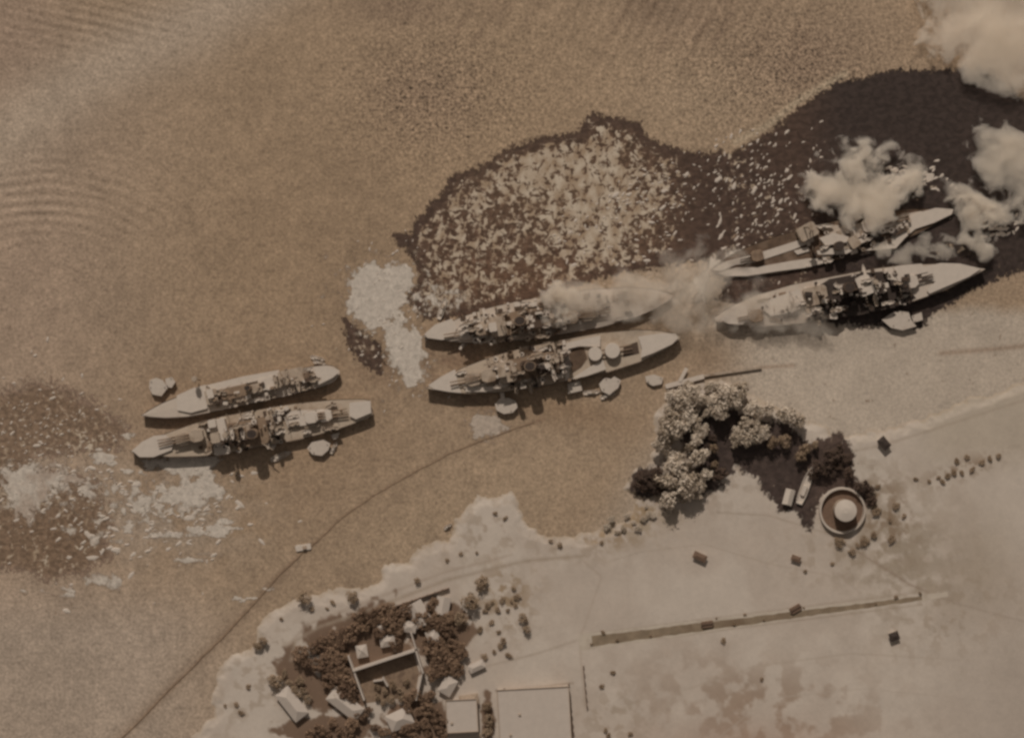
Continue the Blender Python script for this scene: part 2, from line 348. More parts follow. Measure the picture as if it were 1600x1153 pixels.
# land
lx = axis(280, 1640, 2.0, 15000); ly = axis(560, 1185, 2.0, 15000)
LXm, LYm = np.meshgrid(lx, ly)
sd = sdf(SHORE, LXm, LYm)
near = np.exp(-np.abs(sd) / 60)
sdn = sd + near * (26 * fbm(LXm, LYm, 30, 41) + 12 * fbm(LXm, LYm, 11, 43, 3))
ZL = np.clip(sdn * 0.10, -3.0, 1.6)
G = np.zeros(LXm.shape + (3,)) + np.array(alb(162,147,132))
G = mixc(G, (154,138,123), 0.7 * smoothstep(-0.1, 0.15, fbm(LXm, LYm, 90, 51)))
G = mixc(G, (150,135,118), 0.9 * smoothstep(1400, 1480, LXm) * smoothstep(760, 680, LYm))  # hazy veil on the right-hand shore, put into the ground colour
G = mixc(G, (128,108,82), 0.75 * smoothstep(-.02, 0.1, fbm(LXm, LYm, 12, 75)) * blob(LXm, LYm, 985, 808, 70, 38, -15))
G = mixc(G, (132,114,96), 0.6 * smoothstep(0.02, 0.16, fbm(LXm, LYm, 13, 59)) * np.maximum.reduce([blob(LXm, LYm, 760, 830, 110, 55, -10), blob(LXm, LYm, 400, 1060, 60, 110, 20), blob(LXm, LYm, 900, 850, 80, 30), blob(LXm, LYm, 780, 950, 60, 60), blob(LXm, LYm, 1330, 870, 120, 50), blob(LXm, LYm, 960, 1120, 60, 50), blob(LXm, LYm, 1480, 960, 120, 80)]))
G = mixc(G, (165,151,136), 0.8 * blob(LXm, LYm, 1355, 735, 45, 35))
G = mixc(G, (118,98,80), 0.9 * smoothstep(-0.02, 0.12, fbm(LXm, LYm, 11, 58)) * np.maximum(blob(LXm, LYm, 1385, 810, 45, 75, -25), blob(LXm, LYm, 1500, 735, 70, 16, -20)))
G = mixc(G, (128,112,94), 0.75 * blob(LXm, LYm, 1400, 860, 80, 110, -20) * smoothstep(-0.15, 0.1, fbm(LXm, LYm, 16, 52)) + 0.45 * blob(LXm, LYm, 1530, 880, 60, 90))
G = mixc(G, (124,102,84), 0.8 * blob(LXm, LYm, 1200, 1110, 190, 75, 8) * smoothstep(-0.05, 0.14, fbm(LXm, LYm, 26, 53)))
G = mixc(G, (138,108,90), 0.5 * blob(LXm, LYm, 1180, 1170, 170, 40))
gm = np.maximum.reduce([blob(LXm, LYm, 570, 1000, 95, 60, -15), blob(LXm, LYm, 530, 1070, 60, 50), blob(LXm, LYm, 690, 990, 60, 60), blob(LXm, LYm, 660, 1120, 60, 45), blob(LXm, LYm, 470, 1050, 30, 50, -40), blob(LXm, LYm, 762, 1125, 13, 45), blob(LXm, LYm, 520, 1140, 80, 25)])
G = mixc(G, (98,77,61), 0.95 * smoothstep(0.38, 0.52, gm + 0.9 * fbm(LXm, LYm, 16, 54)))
G = mixc(G, (126,104,80), 0.9 * smoothstep(0.0, 0.12, fbm(LXm, LYm, 12, 55)) * np.maximum.reduce([blob(LXm, LYm, 790, 930, 45, 50), blob(LXm, LYm, 950, 830, 60, 26, -10), blob(LXm, LYm, 980, 790, 60, 40)]))
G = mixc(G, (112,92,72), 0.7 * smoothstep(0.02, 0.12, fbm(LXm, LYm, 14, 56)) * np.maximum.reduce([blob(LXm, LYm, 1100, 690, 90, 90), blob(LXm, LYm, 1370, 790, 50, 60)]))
for pts, w, c, k in [([(940,880),(1000,862),(1100,850),(1200,880),(1330,905)], 1.3, (144,128,112), 0.6), ([(1000,1153),(1060,1080),(1180,1040),(1330,1020),(1500,1030)], 1.5, (146,130,114), 0.6), ([(1120,1153),(1200,1090),(1350,1075),(1600,1100)], 1.3, (150,135,120), 0.6), ([(920,1010),(1440,944)], 1.4, (122,104,86), 0.55), ([(915,990),(1430,925)], 1.2, (126,108,90), 0.5), ([(455,1030),(462,1000),(500,978),(570,955),(700,905),(820,876),(910,868)], 3.0, (134,117,100), 0.8),
                     ([(448,1010),(480,975),(560,945),(690,895),(800,866)], 2.0, (138,120,104), 0.6),
                     ([(1290,830),(1350,868),(1420,912),(1450,925)], 2.2, (126,108,92), 0.8), ([(1120,800),(1200,805),(1290,832)], 1.6, (136,120,104), 0.7),
                     ([(1330,705),(1380,695),(1460,670),(1600,625)], 2.0, (132,115,98), 0.5), ([(1340,690),(1420,672),(1540,630),(1610,600)], 4.0, (158,143,127), 0.8),
                     ([(740,1045),(840,1020),(900,1000)], 1.8, (138,122,106), 0.7), ([(905,870),(940,900),(905,1000),(915,1110)], 1.8, (144,127,111), 0.6),
                     ([(775,1078),(830,1074),(895,1066)], 2.0, (130,112,96), 0.8), ([(1470,935),(1560,960),(1640,980)], 2.0, (132,115,100), 0.5),
                     ([(1150,625),(1260,640)], 8, (140,120,98), 0.6)]:
    G = mixc(G, c, k * np.exp(-(line_d(pts, LXm, LYm) / w)**2) * (0.75 + 0.5 * np.clip(fbm(LXm, LYm, 10, 57) * 3 + 0.5, 0, 1) * 0.6))
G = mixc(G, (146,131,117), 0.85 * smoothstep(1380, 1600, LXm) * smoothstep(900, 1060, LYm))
G = mixc(G, (146,126,104), 0.6 * smoothstep(7, 0, sdn))
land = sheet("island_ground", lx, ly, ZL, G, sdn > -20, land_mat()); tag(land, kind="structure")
LZ = 1.6

# oil slicks
def grid(x0, x1, y0, y1, st): return np.arange(x0, x1 + .1, st), np.arange(y0, y1 + .1, st)
om = oil_mat()
OIL = [(606,366),(640,362),(655,335),(690,300),(702,276),(745,262),(790,232),(850,212),(905,204),(922,170),(945,178),(985,188),(1002,188),(1012,212),(1050,230),(1100,237),(1135,238),(1160,228),(1200,206),(1250,165),(1310,125),(1345,120),(1400,108),(1470,108),(1530,101),(1556,118),(1600,152),(1700,190),(1700,430),(1600,425),(1560,436),(1510,462),(1462,488),(1440,512),(1390,514),(1330,510),(1285,502),(1262,480),(1240,468),(1200,462),(1150,478),(1120,470),(1135,430),(1100,414),(1060,412),(1000,425),(930,437),(870,462),(760,490),(700,500),(660,500),(636,470),(655,430),(640,400)]
ox, oy = grid(510, 1700, 85, 610, 1.5); OX, OY = np.meshgrid(ox, oy)
so = np.maximum(sdf(OIL, OX, OY), sdf([(534,498),(548,500),(572,520),(592,532),(600,560),(596,584),(578,580),(560,562),(542,540)], OX, OY)) + 12 * fbm(OX, OY, 14, 61) + 6 * fbm(OX, OY, 5, 62, 2)
O = np.zeros(OX.shape + (3,)) + np.array(alb(70,54,45))
O = mixc(O, (84,64,51), np.clip(0.95 * smoothstep(1110, 1000, OX + 25 * fbm(OX, OY, 50, 63)) * smoothstep(4, 34, so + 14*fbm(OX, OY, 20, 60)) , 0, 1))
O = mixc(O, (98,77,60), 0.6 * blob(OX, OY, 940, 310, 75, 75, 30) + 0.5 * blob(OX, OY, 820, 290, 90, 60))
O = mixc(O, (92,68,52), 0.7 * blob(OX, OY, 800, 440, 130, 45))
O = mixc(O, (54,44,39), 0.95 * smoothstep(1230, 1330, OX))
fk = 0.70 * smoothstep(1140, 960, OX + 60 * fbm(OX, OY, 60, 64)) * smoothstep(-2, 26, so + 20*fbm(OX, OY, 16, 70))
fk = fk + 0.22 * blob(OX, OY, 940, 320, 90, 90) + 0.20 * blob(OX, OY, 830, 255, 70, 40) + 0.22 * blob(OX, OY, 1060, 300, 50, 50) - 0.12 * blob(OX, OY, 850, 410, 60, 40) - 0.1 * blob(OX, OY, 800, 330, 40, 30)
fk = fk + 0.34 * smoothstep(1100, 1140, OX) * smoothstep(1340, 1240, OX) * smoothstep(180, 290, OY) + 0.25 * blob(OX, OY, 1150, 260, 25, 50)
fk = fk + 0.45 * blob(OX, OY, 1420, 285, 60, 30) + 0.35 * blob(OX, OY, 1560, 345, 60, 18)+ 0.5 * blob(OX, OY, 1480, 390, 40, 18)
oil = sheet("oil_slick", ox, oy, np.full(OX.shape, 0.06), O, so > -9, om, {'fleck': np.clip(fk, 0, 1), 'edge': so})
tag(oil, "broad dark mottled oil slick spreading above the two right pairs of warships", None, None, "stuff")
O2 = [(-30,612),(0,604),(40,594),(90,598),(130,616),(170,636),(205,668),(190,700),(150,704),(120,720),(60,716),(60,730),(150,742),(165,765),(176,800),(172,870),(140,902),(70,908),(20,900),(-30,880)]
ox, oy = grid(-30, 230, 580, 930, 1.5); OX, OY = np.meshgrid(ox, oy)
so = sdf(O2, OX, OY) + 26 * fbm(OX, OY, 26, 65) + 8 * fbm(OX, OY, 7, 66, 2)
O = np.zeros(OX.shape + (3,)) + np.array(alb(114,93,75))
O = mixc(O, (107,86,68), 0.9 * blob(OX, OY, 90, 840, 90, 60) + 0.6 * blob(OX, OY, 100, 630, 70, 30))
O = mixc(O, (128,106,90), 0.8 * smoothstep(20, 0, so))
fk = 0.42 + 0.35 * blob(OX, OY, 30, 770, 60, 25) + 0.15 * blob(OX, OY, 150, 700, 50, 40) + 0.16 * fbm(OX, OY, 40, 67)
oil2 = sheet("oil_slick", ox, oy, np.full(OX.shape, 0.06), O, so > -22, oil_mat('thin_oil_film', 0.2, 0.2, 1.8), {'fleck': np.clip(fk, 0, 1), 'edge': so})
tag(oil2, "brownish oil slick at the left edge off the bow of the leftmost ship", None, None, "stuff")

# dark oil and scorched water by the island corner
ox, oy = grid(960, 1370, 590, 850, 1.5); OX, OY = np.meshgrid(ox, oy)
BL = [(1062,690),(1072,650),(1100,640),(1118,636),(1150,640),(1190,660),(1230,655),(1262,690),(1310,674),(1330,700),(1338,750),(1368,765),(1360,790),(1330,780),(1290,775),(1275,800),(1268,832),(1258,822),(1240,800),(1216,800),(1200,780),(1180,745),(1150,730),(1120,765),(1095,780),(1080,750),(1085,710)]
so = np.maximum(sdf(BL, OX, OY), sdf([(985,742),(1010,726),(1040,730),(1042,765),(1010,782),(985,765)], OX, OY)) + 12 * fbm(OX, OY, 16, 71) + 7 * fbm(OX, OY, 6, 72, 2)
O = np.zeros(OX.shape + (3,)) + np.array(alb(63,51,45))
O = mixc(O, (78,62,53), smoothstep(1240, 1300, OX) * 0.6)
dk = sheet("oil_slick", ox, oy, np.full(OX.shape, 1.66), O, so > -9, om, {'fleck': np.clip(0.12 + 0.4 * fbm(OX, OY, 30, 73), 0, 1), 'edge': so})
tag(dk, "black oil blanket over the shore corner between the pale trees and the round tank", None, None, "stuff")

# foam
fx_, fy_ = grid(-30, 1640, 390, 960, 1.5); FX, FY = np.meshgrid(fx_, fy_)
def poly(pts, amp=8): return sdf(pts, FX, FY) / 10.0 + amp / 10.0 * 1.4 * fbm(FX, FY, 14, 81) + 0.9 * fbm(FX, FY, 5, 82, 2)
f = poly([(540,450),(548,420),(575,408),(612,412),(640,408),(652,430),(640,470),(625,500),(585,520),(556,505),(540,478)], 12)
f = np.maximum(f, poly([(596,545),(620,520),(640,525),(660,540),(662,590),(640,596),(610,575)], 14))
f = np.maximum(f, poly([(585,505),(625,495),(650,515),(662,545),(664,600),(648,612),(626,585),(604,550)], 30) - .05)
f = np.maximum(f, poly([(728,660),(745,642),(775,648),(800,668),(772,684),(742,690)], 18))
f = np.maximum(f, poly([(206,712),(240,714),(300,708),(336,708),(352,716),(332,742),(290,754),(262,740),(228,732)], 10))
f = np.maximum(f, poly([(200,790),(255,770),(285,745),(310,738),(330,730),(340,742),(333,752),(351,768),(336,786),(310,795),(250,790)], 20))
f = np.maximum(f, poly([(0,735),(50,725),(100,730),(95,760),(60,800),(45,820),(25,800),(0,770)], 22))
for c in [(235,728,16,7),(140,768,12,9),(108,828,12,7),(150,905,20,9),(178,905,14,14),(270,835,40,6),(150,845,14,8),(60,770,20,12),(475,855,14,6),(180,760,8,14),(300,875,30,5),(20,790,18,9)]:
    x, y = (FX-c[0]) / c[2], (FY-c[1]) / c[3]; f = np.maximum(f, (1 - np.sqrt(x*x + y*y)) * 1.2 + 2.2 * fbm(FX, FY, 10, 84))
streak = smoothstep(0.07, 0.2, fbm(FX, FY * 2.2, 24, 85)) * np.maximum.reduce([blob(FX, FY, 240, 800, 120, 70), blob(FX, FY, 80, 745, 100, 40), blob(FX, FY, 60, 918, 130, 12, 6), blob(FX, FY, 390, 935, 70, 16, -10), blob(FX, FY, 170, 700, 60, 40), blob(FX, FY, 200, 720, 50, 40), blob(FX, FY, 320, 830, 80, 40)])
f = np.maximum(f, streak * 2.2 - 0.75)
clump = np.maximum.reduce([blob(FX, FY, 60, 760, 90, 50), blob(FX, FY, 230, 780, 110, 50), blob(FX, FY, 600, 460, 80, 70), blob(FX, FY, 640, 560, 45, 60), blob(FX, FY, 690, 470, 50, 30)])
f = np.maximum(f, clump * 1.3 - 0.85 + 2.2 * fbm(FX, FY, 9, 86, 3))
cr = poly([(1086,470),(1086,440),(1110,404),(1150,390),(1175,396),(1150,412),(1112,428),(1100,470)], 24); f = np.maximum(f, cr) + np.clip(fbm(FX, FY, 7, 90, 3), -.5, .1) * 2.6 * blob(FX, FY, 600, 460, 90, 90)
f = np.maximum(f, poly([(1250,455),(1300,440),(1330,470),(1290,500),(1250,490)], 10) - 9)
C = np.zeros(FX.shape + (3,)) + np.array(alb(168,154,139))
C = mixc(C, (140,119,99), smoothstep(0.5, 0.0, f)); C = mixc(C, (146,126,108), 0.6 * blob(FX, FY, 760, 665, 60, 40))
C = mixc(C, (143,124,108), 0.8 * smoothstep(230, 120, FX) * smoothstep(-0.1, 0.2, fbm(FX, FY, 20, 88)))
foam = sheet("foam", fx_, fy_, np.full(FX.shape, 0.12) + 0.12 * np.clip(f, 0, 1), C, f > -0.7, foam_mat(), {'edge': f})
tag(foam, "ragged pale foam and scum patches floating round the bows of the ships", None, None, "stuff")

# floating lumps too many to count
def flecks(name, n, cx, cy, rx, ry, smin, smax, seed, label, z=0.1, ang=0.9):
    r = random.Random(seed); mb = MB()
    for i in range(n):
        px = cx + r.gauss(0, 1) * rx; py = cy + r.gauss(0, 1) * ry
        if px > 1610 or py < 120 + max(0, (1330 - px)) * 0.45 and px > 700: continue
        if 195 < px < 590 and 560 < py < 730: continue
        s = r.uniform(smin, smax) * (1.8 if r.random() < .08 else 1); a = ang + r.gauss(0, .5); k = r.randint(5, 8); c = P(px, py)
        pts = []
        for j in range(k):
            t = 2*math.pi*j/k; q = r.uniform(.6, 1.15) * s; x, y = q*math.cos(t)*1.7, q*math.sin(t)*.75
            pts.append((c.x + x*math.cos(a) - y*math.sin(a), c.y + x*math.sin(a) + y*math.cos(a)))
        mb.prism(pts, 0.0, z + r.uniform(0.1, .5), 0.6)
    o = mb.build(name, M['canvas']); tag(o, label, None, None, "stuff"); return o
flecks("floating_debris", 230, 1190, 310, 60, 55, .5, 1.5, 3, "small pale lumps strewn over the dark water above the right pair of ships")
flecks("floating_debris", 300, 960, 300, 75, 65, .5, 1.3, 4, "pale lumps crowding the middle of the big oil slick", ang=0.5)
flecks("floating_debris", 60, 1425, 278, 32, 13, .8, 2.4, 5, "bright scraps on black water just above the upper right ship", ang=0.3)
flecks("floating_debris", 40, 1575, 355, 25, 10, .8, 2.0, 6, "bright scraps on black water at the right edge beyond the bows", ang=0.3)

flecks("floating_debris", 260, 200, 790, 110, 60, .5, 2.0, 8, "pale scraps scattered through the scum below and left of the leftmost battleship", ang=0.15)
flecks("floating_debris", 160, 70, 680, 60, 50, .4, 1.3, 9, "pale scraps dotting the brown slick at the left edge", ang=0.4)
flecks("floating_debris", 150, 605, 510, 35, 60, .4, 1.3, 10, "pale scraps between the foam patches left of the middle pair", ang=0.9)
# ------------------------------------------------------------------ ships
class Ship:
    def __init__(s, name, label, cat, bow, stern, beam, free, profile, deckmat, group=None, hullmat='hull'):
        b, t = P(*bow, 3), P(*stern, 3); d = b - t; s.L = math.hypot(d.x, d.y); s.a = math.atan2(d.y, d.x)
        c = (b + t) / 2; s.root = empty(name, (c.x, c.y, 0), s.a); tag(s.root, label, cat, group)
        s.c = c; s.free = free; s.beam = beam; s.prof = profile
        n = 44; up = []; 
        for i in range(n + 1):
            t_ = i / n; w = np.interp(t_, [p[0] for p in profile], [p[1] for p in profile]) * beam / 2; up.append((-s.L/2 + s.L*t_, w))
        ring = [(x, -w) for x, w in up] + [(x, w) for x, w in reversed(up)]
        mb = MB(); m = len(ring)
        def sheer(x): t_ = x / s.L + .5; return free * (1 + 0.28 * max(0, t_ - .6) / .4)
        s.sheer = sheer
        vs = [(x * .985, y * .9, -1.5) for x, y in ring] + [(x, y, sheer(x)) for x, y in ring] + [(x*.998, y*.985, sheer(x) - .05) for x, y in ring]
        fs = [(i, (i+1) % m, m + (i+1) % m, m + i) for i in range(m)] + [(m+i, m+(i+1) % m, 2*m+(i+1) % m, 2*m+i) for i in range(m)]
        mb.add(vs, fs); s.hull = mb.build("hull", M[hullmat], s.root)
        dk_ = MB(); vs = []; fs = []
        for i, (x, w) in enumerate(up):
            z = sheer(x) + 0.12; ww = max(w - 0.5, 0.02); vs += [(x, -ww, z), (x, 0, z + .15), (x, ww, z)]
            if i: k = 3*(i-1); fs += [(k, k+3, k+4, k+1), (k+1, k+4, k+5, k+2)]
        dk_.add(vs, fs); s.deck = dk_.build("deck", M[deckmat], s.root)
    def loc(s, px, py, z):
        p = P(px, py, z) - Vector((s.c.x, s.c.y, 0)); ca, sa = math.cos(-s.a), math.sin(-s.a)
        return (p.x*ca - p.y*sa, p.x*sa + p.y*ca)
    def box(s, name, px, py, l, w, z0, z1, mat, ang=0, top=.96):
        return MB().box(s.loc(px, py, z1), l, w, z0, z1, R(ang), top).build(name, M[mat], s.root)
    def disc(s, name, px, py, r, z0, z1, mat, ry=None, top=.95, n=16):
        return MB().disc(s.loc(px, py, z1), r, ry or r, z0, z1, n, top).build(name, M[mat], s.root)
    def poly(s, name, pts, z0, z1, mat):
        q = [s.loc(x, y, z1) for x, y in pts]
        ar = sum(q[i][0]*q[(i+1) % len(q)][1] - q[(i+1) % len(q)][0]*q[i][1] for i in range(len(q)))
        if ar < 0: q.reverse()
        return MB().prism(q, z0, z1, 1.0).build(name, M[mat], s.root)
    def turret(s, px, py, z, ang, guns=3, r=5.5, mat='paint', gm='grey', blen=13.5, length=1.25):
        c = s.loc(px, py, z + 2); a = R(ang); ca, sa = math.cos(a), math.sin(a)
        q = [(-r*length, -r*.6), (-r*.9, -r*.95), (r*.3, -r*1.0), (r*.95, -r*.6), (r*.95, r*.6), (r*.3, r*1.0), (-r*.9, r*.95), (-r*length, r*.6)]
        mb = MB(); mb.disc(c, r*.8, r*.8, z - 2, z, 16, 1); mb.prism([(c[0]+x*ca-y*sa, c[1]+x*sa+y*ca) for x, y in q], z, z + 2.8, .9)
        t = mb.build("turret", M[mat], s.root)
        for k in range(guns):
            off = (k - (guns-1)/2) * 2.1; o = (c[0]+r*.8*ca-off*sa, c[1]+r*.8*sa+off*ca)
            MB().tube((*o, z+1.5), (o[0]+blen*ca, o[1]+blen*sa, z+2.0), .62, .42).build("gun_barrel", M[gm], t)
        return t
    def funnel(s, px, py, rx, ry, z0, z1, mat='grey'):
        c = s.loc(px, py, z1); f = MB().disc(c, rx, ry, z0, z1, 20, .95).build("funnel", M[mat], s.root)
        MB().disc(c, rx*.8, ry*.8, z1-.3, z1+.08, 20, 1).build("funnel_mouth", M['black'], f); return f
    def mast(s, px, py, z0, z1, spread=5, mat='grey', topr=3.2):
        c = s.loc(px, py, z1); mb = MB()
        for k in range(3):
            t = 2*math.pi*k/3 + .5; mb.tube((c[0]+spread*math.cos(t), c[1]+spread*math.sin(t), z0), (c[0]+.5*math.cos(t), c[1]+.5*math.sin(t), z1), .55, .35)
        m = mb.build("tripod_mast", M[mat], s.root)
        MB().disc(c, topr, topr, z1, z1+2.5, 12, .9).build("fighting_top", M['paint'], m)
        MB().tube((c[0], c[1]-5, z1+1), (c[0], c[1]+5, z1+1), .25).build("yardarm", M['grey'], m); return m
    def boat(s, px, py, ang, l=10, w=3, z=9, mat='canvas'):
        c = s.loc(px, py, z); o = boat_mesh(l, w, 1.4).build("ship_boat", M[mat], s.root); o.location = (*c, z); o.rotation_euler = (0, 0, R(ang))
    def crane(s, px, py, ang, l=14, z=11):
        c = s.loc(px, py, z); a = R(ang); e = (c[0]+l*math.cos(a), c[1]+l*math.sin(a), z+3)
        m = MB().tube((*c, s.free), (*c, z), .8).tube((*c, z), e, .5, .25).tube((*c, z+3), e, .15).build("boat_crane", M['paint'], s.root)
    def clutter(s, x0, x1, n, zr, seed, halfw=.62, mats=('paint','grey','canvas','dark','paint','canvas'), size=1.0):
        """gun tubs, lockers, vents and boats between two stations along the hull (fractions 0 stern .. 1 bow)"""
        r = random.Random(seed)
        for i in range(n):
            t_ = r.uniform(x0, x1); w = np.interp(t_, [p[0] for p in s.prof], [p[1] for p in s.prof]) * s.beam/2 * halfw
            x, y = (t_ - .5) * s.L, r.uniform(-w, w); z1 = s.free + r.uniform(1.2, zr) * (1 - .45*abs(y)/max(w, .1)) + (zr*.45 if abs(y) < w*.55 and zr > 6 else 0); m = M[r.choice(mats)]; q = r.random()
            if q < .34: MB().box((x, y), r.uniform(2, 6)*size, r.uniform(1.6, 4)*size, s.free, z1, R(r.choice((0, 0, 90, 20, -15))), .94).build("deckhouse", m, s.root)
            elif q < .56:
                g = MB().disc((x, y), *(lambda a: (a, a))(r.uniform(1.3, 2.4)*size), s.free, z1, 12, 1.06).build("gun_tub", m, s.root)
                MB().disc((x, y), 1.0*size, 1.0*size, z1-.1, z1+.06, 10, 1).tube((x, y, z1+.5), (x+3*math.cos(i), y+3*math.sin(i), z1+1.6), .22).build("gun", M['dark'], g)
            elif q < .74: MB().tube((x, y, s.free), (x, y, z1), .8*size, .7*size, 9).disc((x, y), 1.1*size, 1.1*size, z1, z1+.7, 10, .7).build("ventilator", m, s.root)
            elif q < .9:
                o = boat_mesh(r.uniform(7, 12), 2.8, 1.4).build("ship_boat", M[r.choice(('canvas','paint'))], s.root); o.location = (x, y, z1); o.rotation_euler = (0, 0, R(r.choice((0, 0, 8, -8, 90))))
                MB().box((x, y), 3, 2, s.free, z1, 0, 1).build("boat_chock", M['grey'], s.root)
            else: MB().tube((x, y, s.free), (x, y, z1+5), .3, .15).tube((x, y-2.5, z1+3.5), (x, y+2.5, z1+3.5), .16).build("signal_pole", M['paint'], s.root)

def boat_mesh(l, w, h):
    mb = MB(); n = 8; ring = []
    for i in range(n+1):
        t = i/n; ring.append((-l/2 + l*t, w/2*(min(1, .7 + t*1.5) * (1 - max(0, (t-.5)/.5)**2.2))))
    q = [(x, -y) for x, y in ring] + [(x, y) for x, y in reversed(ring)]
    q = [p for i, p in enumerate(q) if i == 0 or (abs(p[0]-q[i-1][0]) + abs(p[1]-q[i-1][1])) > .02]
    if abs(q[0][0]-q[-1][0]) + abs(q[0][1]-q[-1][1]) < .02: q.pop()
    m = len(q)
    vs = [(x*.9, y*.6, 0) for x, y in q] + [(x, y, h) for x, y in q] + [(x*.93, y*.82, h) for x, y in q] + [(x*.9, y*.75, h*.55) for x, y in q]
    fs = []
    for k in range(3): fs += [(k*m+i, k*m+(i+1) % m, (k+1)*m+(i+1) % m, (k+1)*m+i) for i in range(m)]
    fs += [tuple(range(m-1, -1, -1)), tuple(range(3*m, 4*m))]
    mb.add(vs, fs); mb.box((-l*.15, 0), l*.28, w*.5, h*.5, h*1.5, 0, .9); return mb

BB = [(0, .28), (.012, .42), (.06, .62), (.15, .82), (.3, .97), (.45, 1), (.6, 1), (.72, .9), (.84, .66), (.93, .34), (.975, .14), (1, .02)]
BBS = [(0, .10), (.02, .24), (.07, .5), (.16, .78), (.3, .97), (.45, 1), (.6, 1), (.72, .9), (.84, .66), (.93, .34), (.975, .14), (1, .02)]

# repair ship, upper of the left pair (bow to the left)
A = Ship("repair_ship", "smaller pale repair ship with a rounded stern, moored above the leftmost battleship", "repair ship", (222,649), (531,581), 18.5, 5.5,
         [(0,.18),(.015,.5),(.05,.78),(.12,.92),(.3,1),(.6,1),(.78,.92),(.88,.66),(.95,.34),(1,.02)], 'deckw', None)
A.poly("awning", [(276,618),(302,606),(322,601),(324,638),(298,645),(277,641)], 7.4, 7.7, 'canvas')
A.poly("awning", [(322,602),(380,588),(436,578),(437,587),(385,599),(335,611)], 8.0, 8.3, 'canvas')
A.poly("awning", [(491,573),(510,572),(524,577),(529,582),(520,590),(496,602),(497,590),(490,585)], 7.6, 7.9, 'canvas')
A.box("forward_well", 271, 634, 2.0, 9, 5.4, 5.75, 'dark', 5)
A.box("bridge", 330, 620, 9, 11, 5.6, 12, 'paint', 0); A.box("chart_house", 328, 615, 5, 7, 12, 15, 'canvas')
A.box("deckhouse", 365, 613, 22, 9, 5.6, 9.5, 'grey'); A.box("deckhouse", 418, 599, 14, 9, 5.6, 9.0, 'canvas'); A.box("engine_casing", 397, 607, 12, 7, 5.6, 11, 'paint')
A.box("workshop", 455, 588, 20, 11, 5.6, 8.8, 'paint'); A.box("winch_house", 478, 585, 5, 6, 5.6, 9, 'grey')
A.funnel(386, 606, 2.6, 2.2, 9, 19); A.mast(304, 592, 5.6, 15, 3, 'grey', 2.2); A.mast(440, 590, 5.6, 14, 3, 'grey', 1.4)
A.crane(345, 612, 200, 9, 12); A.crane(405, 605, 20, 9, 12)
A.clutter(.12, .66, 70, 6.2, 21, .8, size=.8)

# battleship with white scum round its bow, lower of the left pair
B = Ship("battleship", "battleship moored below the smaller repair ship, its bow lost in white scum", "battleship", (205,706), (581,637), 28, 6.0,
         [(0,.40),(.01,.5),(.06,.62),(.15,.8),(.3,.97),(.45,1),(.6,1),(.72,.9),(.84,.66),(.93,.34),(.975,.14),(1,.02)], 'deck')
B.poly("awning", [(206,704),(222,690),(240,681),(258,679),(272,690),(268,703),(240,714),(218,714)], 8.5, 8.75, 'canvas')
B.turret(283, 686, 8.5, 0, 3, 5.0); B.turret(305, 681, 11, 0, 3, 5.0)
B.poly("awning", [(444,652),(455,642),(505,639),(508,656),(480,664),(450,668)], 8.4, 8.7, 'canvas')
B.poly("awning", [(546,629),(579,626),(580,645),(556,655),(546,650)], 8.0, 8.3, 'canvas')
B.turret(510, 649, 7.5, 180, 3, 4.6, 'canvas', 'grey', 12)
B.turret(488, 652, 9.6, 180, 3, 4.6, 'canvas', 'grey', 6)
B.box("bridge", 342, 672, 12, 17, 6, 15, 'canvas', 5); B.box("bridge", 346, 700, 12, 10, 6, 11, 'canvas', 0); B.box("conning_tower", 336, 684, 7, 8, 6, 19, 'paint'); B.box("searchlight_platform", 331, 662, 6, 6, 15, 19, 'canvas')
B.funnel(393, 678, 4.6, 3.8, 8, 25); B.mast(352, 680, 7, 24, 5, 'dark', 2.2); B.mast(425, 668, 7, 20, 5, 'dark', 1.8)
B.box("superstructure", 378, 676, 36, 17, 6, 11, 'grey'); B.box("superstructure", 420, 667, 20, 14, 6, 10, 'paint'); B.box("boat_deck", 398, 675, 20, 20, 6, 12.5, 'grey')
B.crane(405, 690, 140, 12); B.crane(372, 660, 40, 12)
B.clutter(.34, .68, 110, 9, 31, .96, ('paint','grey','canvas','black','dark','canvas'), .85); B.clutter(.64, .74, 12, 4, 32, .7)
B.clutter(.10, .34, 26, 3, 33, .9, ('paint','grey','dark'), .7)

# upper of the middle pair
C_ = Ship("battleship", "smoking battleship in the middle row, upper of its pair, pale smoke over its stern", "battleship", (661,526), (1050,463), 30, 5.0, BBS, 'deckw')
C_.poly("awning", [(663,522),(680,507),(706,498),(714,512),(708,528),(690,531),(668,528)], 6.9, 7.1, 'canvas')
C_.turret(727, 520, 7.5, 0, 2, 5.2, 'canvas', 'grey', 12); C_.turret(751, 514, 10, 0, 2, 5.2, 'paint', 'grey', 12)
C_.box("bridge", 778, 510, 12, 15, 5, 16, 'paint'); C_.box("conning_tower", 770, 511, 6, 7, 5, 20, 'canvas'); C_.mast(787, 506, 6, 25, 5, 'dark', 2.2)
C_.box("superstructure", 815, 503, 36, 17, 5, 10, 'grey'); C_.box("superstructure", 845, 498, 26, 13, 5, 12, 'dark'); C_.funnel(812, 501, 4.6, 3.8, 9, 25); C_.mast(862, 494, 6, 21, 5, 'dark', 2)
C_.turret(893, 496, 10, 180, 2, 5.2, 'paint', 'grey', 12); C_.turret(920, 491, 7.5, 180, 2, 5.2, 'paint', 'grey', 12)
C_.crane(830, 485, 60, 12); C_.crane(800, 520, 200, 12)
C_.clutter(.42, .84, 130, 9, 41, .98, ('paint','grey','canvas','canvas','dark','canvas')); C_.clutter(.16, .42, 26, 3.4, 42, .8, ('paint','grey','dark','canvas'))
